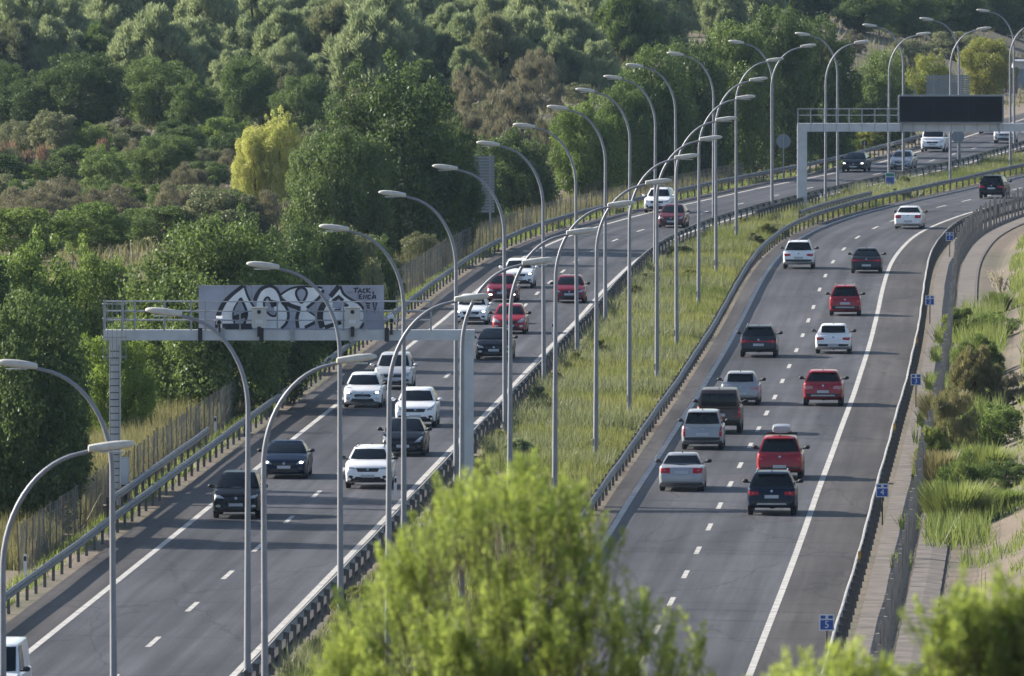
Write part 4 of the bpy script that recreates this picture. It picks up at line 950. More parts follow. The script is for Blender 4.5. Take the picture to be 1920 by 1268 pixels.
# ------------------------------------------------------------------ vegetation
def ordn(i):
    if i < len(ORD): return ORD[i]
    k = i + 1; return '%d%s' % (k, 'th' if 10 <= k % 100 <= 20 else {1:'st',2:'nd',3:'rd'}.get(k % 10, 'th'))
def unit(a): return a / np.maximum(np.linalg.norm(a, axis=-1, keepdims=True), 1e-9)
def raw_mesh(name, V, nper, tint, mat):
    V = np.ascontiguousarray(V, np.float32).reshape(-1, 3); nf = len(V) // nper
    me = bpy.data.meshes.new(name); me.vertices.add(len(V)); me.vertices.foreach_set('co', V.ravel())
    me.loops.add(len(V)); me.loops.foreach_set('vertex_index', np.arange(len(V), dtype=np.int32))
    me.polygons.add(nf); me.polygons.foreach_set('loop_start', np.arange(0, len(V), nper, dtype=np.int32))
    me.update(calc_edges=True)
    at_ = me.attributes.new('tint', 'FLOAT', 'FACE'); at_.data.foreach_set('value', np.clip(tint, 0, 1).astype(np.float32))
    me.materials.append(mat); me.update(); return me
def leaf_quads(pos, d, nrm, ln, wd):
    d = unit(d); s = unit(np.cross(d, nrm)); ln = np.asarray(ln)[:, None] / 2; wd = np.asarray(wd)[:, None] / 2
    return np.stack([pos - d * ln, pos + s * wd - d * ln * .1, pos + d * ln, pos - s * wd - d * ln * .1], 1)
def rdir(n, g): return unit(g.normal(size=(n, 3)))
def broad_crown(seed, W, Ht, z0, nl, nleaf, leaf, top=1.0, flat=0.0):
    g = np.random.default_rng(seed); rx = W / 2; rz = (Ht - z0) / 2; cz = z0 + rz
    c = []
    while len(c) < nl:
        p = g.uniform(-1, 1, 3); r = np.linalg.norm(p)
        if .35 < r < .86: 
            if p[2] < -.3 and r < .6: continue
            c.append(p)
    c = np.array(c); rad = g.uniform(.11, .29, nl) * (1.0 - .2 * (c[:, 2] > .4)); rad[:6] *= 1.25
    # a few stray tufts break the outline
    k = g.choice(nl, nl // 4, replace=False); c[k] *= 1.12; rad[k] *= .55
    w = rad ** 2; cnt = np.maximum(20, (nleaf * w / w.sum()).astype(int))
    P_, O_, T_ = [], [], []
    for i in range(nl):
        u = rdir(cnt[i], g); rr = rad[i] * (.62 + .45 * g.random(cnt[i]) ** .6); rr = rr * (1 + .22 * np.sin(u[:, 0] * 5 + i) * np.sin(u[:, 1] * 6 + 2 * i) + .1 * g.normal(size=cnt[i])); p = c[i] + u * rr[:, None] * np.array([1, 1, .8])
        P_.append(p); O_.append(u); T_.append(np.full(cnt[i], g.normal(0, .13)))
    p = np.concatenate(P_); u = np.concatenate(O_); t = np.concatenate(T_)
    keep = np.ones(len(p), bool)
    dd = np.linalg.norm(p[:, None, :] - c[None], axis=2) / rad[None]
    keep &= ((dd < .55).sum(1) == 0) | (g.random(len(p)) < .15)
    p, u, t = p[keep], u[keep], t[keep]; n = len(p)
    pos = p * np.array([rx, rx, rz]) + np.array([0, 0, cz])
    pos[:, 2] = np.maximum(pos[:, 2], .1)
    nrm = unit(u * .55 + rdir(n, g) * .75 + np.array([0, 0, .25])); d = unit(np.cross(nrm, rdir(n, g)))
    ln = leaf * g.uniform(.7, 1.5, n); V = leaf_quads(pos, d, nrm, ln, ln * g.uniform(.5, .8, n))
    return V, .5 + t + g.normal(0, .2, n)
def pine_crown(seed, W, Ht, z0, nl, nleaf, ln0=.42):
    g = np.random.default_rng(seed); rx = W / 2; rz = (Ht - z0); 
    c = []
    while len(c) < nl:
        p = np.array([g.uniform(-1, 1), g.uniform(-1, 1), g.uniform(0, 1)]); r = math.hypot(p[0], p[1]); lim = math.sqrt(max(0, 1 - p[2] ** 1.8))
        if r < lim * .9 and (r > lim * .4 or p[2] > .6): c.append(p)
    c = np.array(c); rad = g.uniform(.10, .24, nl); w = rad ** 2; cnt = np.maximum(15, (nleaf * w / w.sum()).astype(int)); P_, U_, T_ = [], [], []
    for i in range(nl):
        u = rdir(cnt[i], g); u[:, 2] = np.abs(u[:, 2]) * 1.2 - .35; p = c[i] + u * (rad[i] * (.4 + .6 * g.random(cnt[i]))[:, None]); P_.append(p); U_.append(u); T_.append(np.full(cnt[i], g.normal(0, .12)))
    p = np.concatenate(P_); u = np.concatenate(U_); t = np.concatenate(T_); n = len(p)
    pos = p * np.array([rx, rx, rz]) + np.array([0, 0, z0]); d = unit(u * .6 + np.array([0, 0, .75]) + rdir(n, g) * .35)
    ln = ln0 * g.uniform(.6, 1.4, n); V = leaf_quads(pos, d, rdir(n, g), ln, ln * g.uniform(.09, .17, n)); return V, .5 + t + g.normal(0, .2, n)
def broom_crown(seed, W, Ht, n, wd=.05, up=1.0):
    g = np.random.default_rng(seed); a = g.uniform(0, 2*math.pi, n); r = np.sqrt(g.random(n)); ncl = 9
    cl = g.uniform(-.75, .75, (ncl, 2)); pick = g.integers(0, ncl, n); bx = cl[pick, 0] * .6 + .12 * g.normal(size=n); by = cl[pick, 1] * .6 + .12 * g.normal(size=n)
    h = Ht * (.55 + .45 * g.random(n)) * (1 - .35 * (bx ** 2 + by ** 2)); f = g.uniform(.25, 1, n) ** .7
    out = np.stack([np.cos(a) * r, np.sin(a) * r], 1) * .55
    pos = np.stack([(bx + out[:, 0] * f) * W / 2, (by + out[:, 1] * f) * W / 2, h * f], 1)
    d = unit(np.stack([out[:, 0] * .9, out[:, 1] * .9, np.full(n, up)], 1) + rdir(n, g) * .3); ln = Ht * .22 * g.uniform(.6, 1.4, n)
    V = leaf_quads(pos, d, rdir(n, g), ln, np.full(n, wd) * g.uniform(.6, 1.5, n)); return V, .45 + .25 * (f - .6) + g.normal(0, .2, n)
def trunk_mesh(seed, Ht, W, name='trunk', mat=None):
    g = random.Random(seed); mb = MB(); r = Ht * .022
    mb.tube([(0,0,-.3),(g.uniform(-.1,.1),g.uniform(-.1,.1),Ht*.2),(g.uniform(-.3,.3),g.uniform(-.3,.3),Ht*.45),(g.uniform(-.4,.4),g.uniform(-.4,.4),Ht*.78)], [r*1.3, r, r*.7, r*.25], 8)
    for k in range(7):
        a = g.uniform(0, 6.28); z = Ht * g.uniform(.18, .5); e = W * .5 * g.uniform(.5, .85); z2 = z + Ht * g.uniform(.12, .35)
        mb.tube([(0, 0, z), (e*.45*math.cos(a), e*.45*math.sin(a), (z+z2)/2 + .2), (e*math.cos(a), e*math.sin(a), z2)], [r*.5, r*.33, r*.1], 6)
    return mb.mesh(name, mat or M['bark'], smooth=60)
PROTO = {}
def proto(key, W, Ht, crown, trunk):
    V, t = crown; PROTO.setdefault(key, []).append((W, Ht, raw_mesh('crown', V, 4, t, LM['mid']), trunk))
for s_ in range(4): proto('broad', 9, 10, broad_crown(20 + s_, 9, 10, -.8, 125, 70000, .165), trunk_mesh(s_, 10, 8))
for s_ in range(2): proto('tall', 7, 11, broad_crown(40 + s_, 7, 11, -.8, 110, 50000, .165), trunk_mesh(10 + s_, 11, 6))
for s_ in range(3): proto('shrub', 4, 3, broad_crown(60 + s_, 4, 3, .0, 70, 18000, .10), trunk_mesh(20 + s_, 3, 3))
for s_ in range(4): proto('pine', 5.5, 6, pine_crown(80 + s_, 5.5, 6, .0, 115, 34000, .42), trunk_mesh(30 + s_, 6, 4))
for s_ in range(3): proto('broom', 4, 2.6, pine_crown(100 + s_, 4, 2.6, .0, 80, 18000, .20), trunk_mesh(40 + s_, 2.2, 2.5, mat=M['twig']))
for s_ in range(2): proto('spike', 1.6, 2.0, broom_crown(120 + s_, 1.6, 2.0, 900, .07, 2.2), trunk_mesh(50 + s_, 1.6, .8, mat=M['twig']))
SHAPE = dict(dark='broad', mid='broad', bright='broad', lime='broad', pine='pine', olive='shrub', dry='broom', rust='spike', yellow='broad', yellowgreen='broad')
PLANTS = []
def plant(xp, yp, wp, hp, kind, label=None, shape=None, band='scrub', variant=None):
    p = G(xp, yp); px = FPX / p.y; w, h = wp / px, hp / px
    sh = shape or (SHAPE[kind] if not (SHAPE[kind] == 'broad' and h < 4.2) else 'shrub')
    lst = PROTO[sh]; W, Ht, cme, tme = lst[(variant if variant is not None else random.randrange(99)) % len(lst)]
    tree = h > 4.2 or sh == 'pine'
    o = link({'pine': 'pine_tree', 'tall': 'tree', 'broad': 'tree'}.get(sh, 'shrub'), None, None, p, random.uniform(0, 6.28), (w / W, w / W, h / Ht))
    tr = link('trunk' if tree else 'stem', tme, o); cr = link('crown' if tree else 'foliage', cme, o)
    cr.material_slots[0].link = 'OBJECT'; cr.material_slots[0].material = LM[kind]
    PLANTS.append((o, kind, label, band, xp, yp, tree)); return o
# big trees, front to back
BT = [
 (15,1012,330,500,'dark','large dark tree at the left edge, lowest in the picture'), (-95,985,360,580,'dark','dark tree cut off by the left edge beside the largest dark tree'),
 (-215,1050,380,560,'dark','dark tree beyond the left edge whose shadow crosses the left carriageway'), (100,950,160,330,'dark','smaller dark tree just left of the left gantry post'),
 (218,845,170,260,'lime','lime green leafy shrub behind the left gantry post'), (60,800,250,390,'bright','fresh green tree left of the gantry, in front of the scrub'),
 (160,760,190,330,'bright','fresh green tree between the left edge and the left gantry post'),
 (395,795,330,430,'mid','broad green tree behind the left half of the graffiti gantry'), (300,800,190,300,'mid','mid green tree just right of the left gantry post'),
 (510,760,230,330,'dark','dark tree behind the graffiti panel, added as shaded underside of the broad green one'), (590,690,190,310,'dark','dark tree above the graffiti panel'), (455,720,200,350,'dark','dark tree behind the broad green one'),  # first one: dark leaves stand in for the broad green tree's shaded underside
 (655,640,150,230,'olive','olive brown tree right above the graffiti panel'), (690,600,140,170,'dark','low dark tree at the right end of the graffiti panel'),
 (735,505,300,425,'dark','largest dark round tree in the middle of the picture'), (630,520,210,320,'dark','dark tree leaning in from the left of the largest middle tree'), (838,485,150,300,'dark','dark tree on the right shoulder of the largest middle tree'),
 (965,418,180,205,'dark','dark tree standing right of the slatted direction sign'), (880,445,120,170,'dark','dark tree just below the slatted direction sign'),
 (478,398,85,165,'yellow','bright yellow autumn tree left of the largest dark tree'),(525,392,105,200,'yellow','taller bright yellow tree touching the largest dark tree'),(590,440,110,205,'mid','mid green tree overlapping the right side of the yellow one'),
 (1105,375,150,210,'bright','green tree at the left end of the dark tree row by the bend'), (1170,368,130,230,'mid','mid green tree in the row by the bend'),
 (1225,358,180,290,'mid','tall green tree in the row by the bend, left of its middle'), (1300,346,170,300,'dark','tall dark tree in the middle of the row by the bend'), (1375,334,180,330,'mid','tall tree with lit crown near the right of the row by the bend'),
 (1455,326,175,335,'dark','tallest dark tree left of the message-sign gantry post'), (1540,310,150,300,'dark','dark tree directly above the message-sign gantry post'), (1500,300,120,290,'mid','green tree between two dark ones behind the gantry railing'),
 (1655,280,130,200,'mid','grey green tree left of the slatted signs'), (1600,285,90,120,'dark','small dark tree behind the gantry railing'),
 (1745,250,110,160,'yellowgreen','yellowing tree between the slatted signs'), (1850,190,115,125,'yellowgreen','yellow tree beside the board fence at the upper right'),
]
for a in BT: plant(*a, band='big')
MID = [(60,262,180,140,'dark'),(150,258,190,165,'dark'),(10,255,120,140,'dark'),(300,240,170,145,'mid'),(365,255,110,125,'mid'),(462,245,120,150,'mid'),(520,225,100,115,'olive'),(565,265,120,140,'mid'),
 (60,305,90,80,'olive'),(105,315,110,105,'olive'),(172,305,85,85,'bright'),(30,290,80,70,'olive'),(245,300,90,70,'olive'),(420,290,110,80,'bright'),
 (15,318,50,55,'rust'),(50,328,40,55,'rust'),(85,318,40,50,'rust'),(192,308,28,50,'rust'),(238,268,30,40,'rust'),(430,228,40,40,'rust'),
 (130,358,130,80,'dark'),(195,372,105,90,'mid'),(300,356,150,115,'mid'),(392,338,80,70,'olive'),(345,300,120,80,'dark'),
 (60,430,210,90,'dry'),(200,425,160,70,'dry'),(350,385,110,65,'dry'),(440,345,100,60,'dry'),(120,390,120,50,'dry'),
 (45,490,200,110,'bright'),(170,480,160,110,'bright'),(300,470,150,90,'mid'),(420,470,170,110,'olive'),(520,470,150,100,'dry'),(600,450,120,90,'olive'),
 (890,215,115,95,'dry'),(960,265,145,115,'dry'),(1005,215,125,115,'dry'),(925,335,125,105,'dry'),(1035,318,95,105,'dry'),(880,290,100,90,'dry'),(1060,168,75,45,'rust'),(1090,285,80,80,'dry'),(1000,380,90,60,'dry'),
 (1075,335,80,60,'dry'),(1560,130,80,50,'dry'),(1600,105,60,40,'dry')]
for a in MID: plant(*a)
for x, y, w, h, k, sh, lb in [(1830,770,130,110,'reed','pine','straw green bush in the right ditch, level with the red crossover'),(1785,850,120,120,'reed','broom','pale grassy bush pressed against the right fence'),
 (1860,845,120,95,'bright','shrub','fresh green bush on the right bank under the bare earth'),(1805,965,160,110,'rgrass','broom','dark green bush over the water on the right'),(1755,905,90,100,'rgrass','pine','feathery green bush beside the fourth marker sign'),(1885,920,90,60,'mid','shrub','low green bush on the right bank near the picture edge'),
 (1870,640,90,60,'bright','shrub','low green shrub just below the pampas grass'),(1800,640,90,60,'rgrass','pine','feathery shrub beside the fence above the ditch'),(1900,760,80,60,'dry','broom','dry shrub on the bare right bank'),
 (1835,705,110,70,'rgrass','pine','bright feathery bush in the upper right ditch')]:
    plant(x, y, w, h, k, lb, sh)
# pines on the rising ground at the back
row = 0
for yb_, wv, hv in ((182,165,120),(150,175,125),(118,175,122),(88,170,120),(60,165,115),(34,155,110),(10,150,105),(-12,145,100)):
    x = -40 + (row % 2) * 45
    while x < (1130 if row < 2 else (1230 if row < 4 else 1420)):
        xx = x + random.uniform(-18, 18); yy = yb_ + random.uniform(-8, 8)
        if not (row == 0 and xx < 230):
            s_ = random.uniform(.65, 1.25); plant(xx, yy, wv * s_, hv * s_ * random.uniform(.85, 1.2), 'pine' if random.random() < .86 else random.choice(['olive', 'mid']), shape='pine', band='pine%d' % row)
        x += wv * .50
    row += 1
for (x, y, w, h, k) in [(1620,70,120,90,'mid'),(1700,75,140,100,'mid'),(1790,80,150,110,'dark'),(1880,75,140,105,'dark'),(1660,45,130,90,'pine'),(1760,40,150,100,'mid'),(1850,40,150,100,'dark'),(1930,60,140,100,'dark'),(1580,35,110,90,'mid'),(1510,40,120,90,'dark'),(1420,45,130,90,'pine'),(1340,60,120,90,'pine'),(1260,75,120,95,'pine'),(1790,110,110,60,'olive'),(1705,140,90,70,'olive'),(1640,20,140,90,'dark'),(1740,12,140,90,'dark'),(1840,10,140,90,'mid'),(1930,15,140,90,'dark'),(1540,10,120,80,'pine'),(1440,12,130,90,'pine'),(1350,15,120,90,'pine')]:
    plant(x, y, w, h, k, band='far', shape='pine' if k == 'pine' else ('broad' if k in ('mid', 'dark') else None))
# infill scrub
for i, (x, y, w, h, k) in enumerate([(1120,378,70,45,'dry'),(1190,366,80,60,'mid'),(1250,357,90,70,'dark'),(1325,345,90,70,'mid'),(1395,333,90,70,'dark'),(1455,323,80,65,'mid'),(1530,307,80,60,'dark'),(1580,297,70,50,'bright'),(1640,282,70,50,'yellowgreen'),(1690,270,70,45,'dry'),(1010,410,80,50,'mid'),(930,440,80,60,'dark'),(850,475,90,70,'dark'),(790,500,80,70,'olive'),(740,540,80,60,'olive'),(700,570,90,70,'mid')]):
    plant(x, y, w, h, k, '%s low shrub by the left fence, %s from the far end' % (dict(dry='dry brown', mid='mid green', dark='dark green', bright='fresh green', yellowgreen='yellowing', olive='grey olive')[k], ordn(9 - i if i < 10 else i)), 'broom' if k == 'dry' else 'shrub')
taken = [(p[4], p[5]) for p in PLANTS]
tries = 0; added = 0
while added < 70 and tries < 4000:
    tries += 1; x = random.uniform(-30, 1100); y = random.uniform(190, 470)
    if x > 560 and y > 330: continue
    if x > 850 and y > 360: continue
    q = G(x, y)
    if q.x > float(CL(q.y)) - 10: continue
    if min((x - a) ** 2 / 3600 + (y - b) ** 2 / 500 for a, b in taken) < 1: continue
    taken.append((x, y)); added += 1; sc = (y + 300) / 700 * random.uniform(.7, 1.25)
    k = random.choice(['dry','dry','olive','mid','bright','dark','olive','mid']); plant(x, y, 95 * sc, 66 * sc, k)
# labels that single each plant out
ADJ = dict(dark='dark green', mid='mid green', bright='fresh green', lime='lime green', pine='pale green', olive='grey olive', dry='dry brown', rust='rusty red', yellow='yellow', yellowgreen='yellowing')
grp = {}
for rec in PLANTS:
    if rec[2]: tag(rec[0], rec[2], 'tree' if rec[6] else 'shrub', 'trees beside the motorway')
    else: grp.setdefault((rec[3], rec[1]), []).append(rec)
for (band, kind), lst in grp.items():
    lst.sort(key=lambda r_: r_[4])
    for i, (o, k, lb, b, x, y, tree) in enumerate(lst):
        if b.startswith('pine'):
            tag(o, '%s pine, %s from left in %s row on the far slope' % (ADJ[k], ordn(i), ordn(int(b[4:]))), 'pine tree', 'pines on the far slope')
        elif b == 'far': tag(o, '%s %s behind the bend, %s from left of its colour' % (ADJ[k], 'tree' if tree else 'shrub', ordn(i)), 'tree' if tree else 'shrub', 'trees behind the bend')
        else: tag(o, '%s %s left of the motorway, %s from left of its colour' % (ADJ[k], 'bush' if tree else 'shrub', ordn(i)), 'shrub', 'scrub left of the motorway')

# ---- grasses and reeds
def sinn(X, Y, s, k=0.0): return (np.sin(X*s + 1.3*np.sin(Y*s*.7 + k)) + np.sin(Y*s*1.1 + 1.7*np.sin(X*s*.6 + k*2) + k) + np.sin((X+Y)*s*.53 + k*3)) / 3
def blades(name, X, Y, hgt, wd, tint, mat, label, cat=None, lean=.35, g=rng, zadd=0.0):
    n = len(X); z = zg(X, Y) - .03 + zadd; a = g.uniform(0, 2*math.pi, n); dx, dy = np.cos(a) * wd / 2, np.sin(a) * wd / 2; b = g.uniform(0, 2*math.pi, n); l = np.abs(g.normal(0, lean, n)) * hgt
    B = np.stack([X, Y, z], 1); s = np.stack([dx, dy, np.zeros(n)], 1); T = B + np.stack([np.cos(b)*l, np.sin(b)*l, hgt], 1)
    V = np.stack([B - s, B + s, T], 1)
    return tag(link(name, raw_mesh(name, V, 3, tint, mat)), label, cat, kind='stuff')
def uniY(n, y0, y1, g=rng): return y0 + (y1 - y0) * g.random(n) ** 1.0
n = 430000; Y = uniY(n, 398, 1075); lo = CL(Y) + 4.75; hi = CR(Y) - 4.75; X = lo + (hi - lo) * rng.random(n)
ed = np.minimum(X - lo, hi - X); pn = sinn(X, Y, .55); keep = rng.random(n) < np.clip(.35 + ed * .9, .1, 1) * np.clip(.75 + .7 * pn, .1, 1); X, Y, pn, ed = X[keep], Y[keep], pn[keep], ed[keep]; n = len(X)
blades('median_grass', X, Y, (.14 + .30 * rng.random(n)) * np.clip(.5 + ed * .8, .5, 1.25) * (1 + .5 * pn), .028 + .022 * rng.random(n), .50 + .36 * sinn(X, Y, .42, 2) + .3 * sinn(X, Y, .13, 5) + rng.normal(0, .17, n), LM['grass'], 'yellow-green grass covering the median between the guardrails')
n = 150000; Y = uniY(n, 398, 1060); lo = CL(Y) + 4.8; hi = CR(Y) - 4.9; fr = rng.random(n); X = lo + (hi - lo) * fr; pn = sinn(X, Y, .33, 4) + .35 * sinn(X, Y, 1.1, 6); keep = (pn > .10 + .55 * (fr - .25)) & (rng.random(n) < .85); X, Y, pn = X[keep], Y[keep], np.clip(pn[keep], .05, .8); n = len(X)
blades('median_herbs', X, Y, (.35 + .45 * rng.random(n)) * (.7 + pn), .035 + .03 * rng.random(n), .5 + .3 * sinn(X, Y, .7, 3) + rng.normal(0, .18, n), LM['olive'], 'grey-green weeds in clumps among the median grass', lean=.5)
n = 26000; Y = uniY(n, 400, 1080); o_ = -6.15 - 1.5 * rng.random(n); X = CL(Y) + o_; keep = sinn(X, Y, .5, 1) > -.35; X, Y = X[keep], Y[keep]; n = len(X)
blades('verge_grass', X, Y, .15 + .35 * rng.random(n), .05 + .03 * rng.random(n), .45 + rng.normal(0, .2, n), LM['rgrass'], 'sparse green grass between left guardrail and fence')
n = 80000; Y = np.concatenate([uniY(n // 2, 470, 640), uniY(n // 2, 560, 1010)]); o_ = -8.0 - 4.5 * rng.random(n) ** 1.3; X = CL(Y) + o_; pn = sinn(X, Y, .4, 5); keep = (pn > -.25); X, Y, pn = X[keep], Y[keep], pn[keep]; n = len(X)
blades('dry_reeds', X, Y, (.45 + .95 * rng.random(n)) * (1 + .35 * pn), .03 + .035 * rng.random(n), .5 + .25 * pn + rng.normal(0, .2, n), LM['reed'], 'tall dry golden reeds growing behind the left fence', lean=.22)
n = 150000; Y = 470 + 1100 * rng.random(n) ** 1.2; X = -(Y * .041 + 10) + (CL(Y) - 10 + (Y * .041 + 10)) * rng.random(n); pn = sinn(X, Y, .2, 7); keep = pn > -.3; X, Y, pn = X[keep], Y[keep], pn[keep]; n = len(X)
blades('scrub_undergrowth', X, Y, .4 + .8 * rng.random(n), .06 + .08 * rng.random(n), .4 + .25 * pn + rng.normal(0, .2, n), LM['under'], 'dry grassy undergrowth between the shrubs left of the motorway', lean=.5)
# right-hand ditch and bank
def ditch_density(X, Y):
    o = X - CR(Y); d = np.zeros_like(X)
    d = np.where((Y > 482) & (Y < 720), np.clip(.55 + .6 * sinn(X, Y, .25, 9), 0, 1) * ((o > 7.9) & (o < 10.1 + .5 * sinn(X, Y, .15, 11))), d)
    d = np.maximum(d, np.where((Y > 560) & (Y < 690) & (o > 6.7) & (o < 8.0), np.clip(.2 + .9 * sinn(X, Y, .3, 2), 0, 1), 0))
    d = np.maximum(d, np.where((Y > 452) & (Y < 520) & (o > 9.3) & (o < 11.5), np.clip(-.05 + .8 * sinn(X, Y, .35, 4), 0, 1), 0))
    d = np.maximum(d, np.where((Y > 452) & (Y < 500) & (o > 6.9) & (o < 7.6), np.clip(.9 * sinn(X, Y, .4, 8), 0, 1), 0))
    d = np.maximum(d, np.where((Y > 720) & (o > 10.6), np.clip(.3 + .7 * sinn(X, Y, .3, 5), 0, 1), 0))
    d = np.maximum(d, np.where((o > 11.0) & ((Y < 740) | (o > 10.8)), .14 + .22 * sinn(X, Y, .3, 6), 0)); return d
n = 330000; Y = uniY(n, 400, 1000); X = CR(Y) + 6.7 + 11.0 * rng.random(n) ** 1.35; o_ = X - CR(Y); keep = rng.random(n) < ditch_density(X, Y); X, Y, o_ = X[keep], Y[keep], o_[keep]; n = len(X); pn = sinn(X, Y, .3, 3)
blades('ditch_grass', X, Y, (.35 + .75 * rng.random(n)) * np.where(o_ > 10.6, .5, 1.0) * np.where(o_ < 8, .75, 1) * (1 + .5 * pn), .035 + .03 * rng.random(n), .45 + .28 * sinn(X, Y, .28, 1) + .12 * (o_ > 10.8) + rng.normal(0, .18, n), LM['rgrass'], 'lush green grass and reeds filling the ditch on the right')
def clump(name, xp, yp, w, h, n, mat, label, cat='shrub', lean=.5, wd=.05):
    p = G(xp, yp); g = np.random.default_rng(int(xp + yp)); o = thing(name, label, cat, p)
    b = unit(np.stack([g.normal(size=n), g.normal(size=n), np.zeros(n)], 1)); r = w * .28 * np.sqrt(g.random(n))[:, None]; B = b * r; hh = h * g.uniform(.55, 1, n); ln = w * .38 * g.random(n) * 1.1
    T = B + b * ln[:, None] + np.stack([np.zeros(n), np.zeros(n), hh], 1); s = np.stack([-b[:, 1], b[:, 0], np.zeros(n)], 1) * wd / 2
    mid = B * .5 + T * .5 + np.array([0, 0, 1]) * (hh * .12)[:, None]
    V = np.concatenate([np.stack([B - s, B + s, mid + s*.8, mid - s*.8], 1), np.stack([mid - s*.8, mid + s*.8, T + s*.15, T - s*.15], 1)])
    link('foliage', raw_mesh('foliage', V, 4, .5 + g.normal(0, .2, 2*n), mat), o); return o
pg = clump('pampas_grass', 1872, 590, 1.7, 1.3, 900, LM['rgrass'], 'pampas grass with cream plumes on the right bank', 'grass')
g = np.random.default_rng(5); pls = []; tn = []
for k in range(14):
    a = g.uniform(0, 6.28); q = np.array([math.cos(a)*.45*g.random(), math.sin(a)*.45*g.random(), 1.5 + .55*g.random()]); dd = unit(np.array([math.cos(a)*.35, math.sin(a)*.35, 1.0]))
    m_ = 60; t = g.uniform(-.45, .35, m_)[:, None]; pls.append(leaf_quads(q + dd*t + g.normal(0, .04, (m_, 3)), np.tile(dd, (m_, 1)) + g.normal(0, .3, (m_, 3)), rdir(m_, g), np.full(m_, .16), np.full(m_, .05))); tn.append(g.uniform(.2, .9, m_))
link('plumes', raw_mesh('plumes', np.concatenate(pls), 4, np.concatenate(tn), LM['plume']), pg)
for i, (x, y, w, h, k, lb) in enumerate([(1790,985,3.2,1.7,'rgrass','dense dark green reed clump over the water on the right'),(1850,905,2.6,1.5,'rgrass','green reed clump on the right bank below the bare earth'),(1770,800,2.4,1.6,'reed','pale reed clump in the right ditch'),(1830,700,2.4,1.2,'rgrass','bright grass clump in the right ditch, upper part'),(1760,920,2.0,1.6,'reed','straw coloured reed clump beside the right fence'),(1880,960,2.0,.9,'rgrass','small green clump on the right bank')]):
    clump('reed_clump', x, y, w, h, 1500, LM[k], lb)

for i in range(30):
    Ym = 430 + 560 * (i + random.random()) / 30; lo = float(CL(Ym)) + 5.3; hi = float(CR(Ym)) - 5.4; Xm = random.uniform(lo, hi) if random.random() < .6 else random.uniform(lo, lo + 1.2)
    W, Ht, cme, tme = random.choice(PROTO['pine']); sx = random.uniform(.5, 1.15) * 1.9 / W; sz = random.uniform(.55, .95) / Ht
    o = link('weed_bush', None, None, (Xm, Ym, float(zg(Xm, Ym)) - .02), random.uniform(0, 6.28), (sx, sx, sz)); cr = link('foliage', cme, o); cr.material_slots[0].link = 'OBJECT'; cr.material_slots[0].material = LM[random.choice(['olive', 'grass', 'pine', 'grass'])]
    tag(o, 'low weed bush in the median grass, %s counted from the near end' % ordn(i), 'weed bush', 'weed bushes in the median')
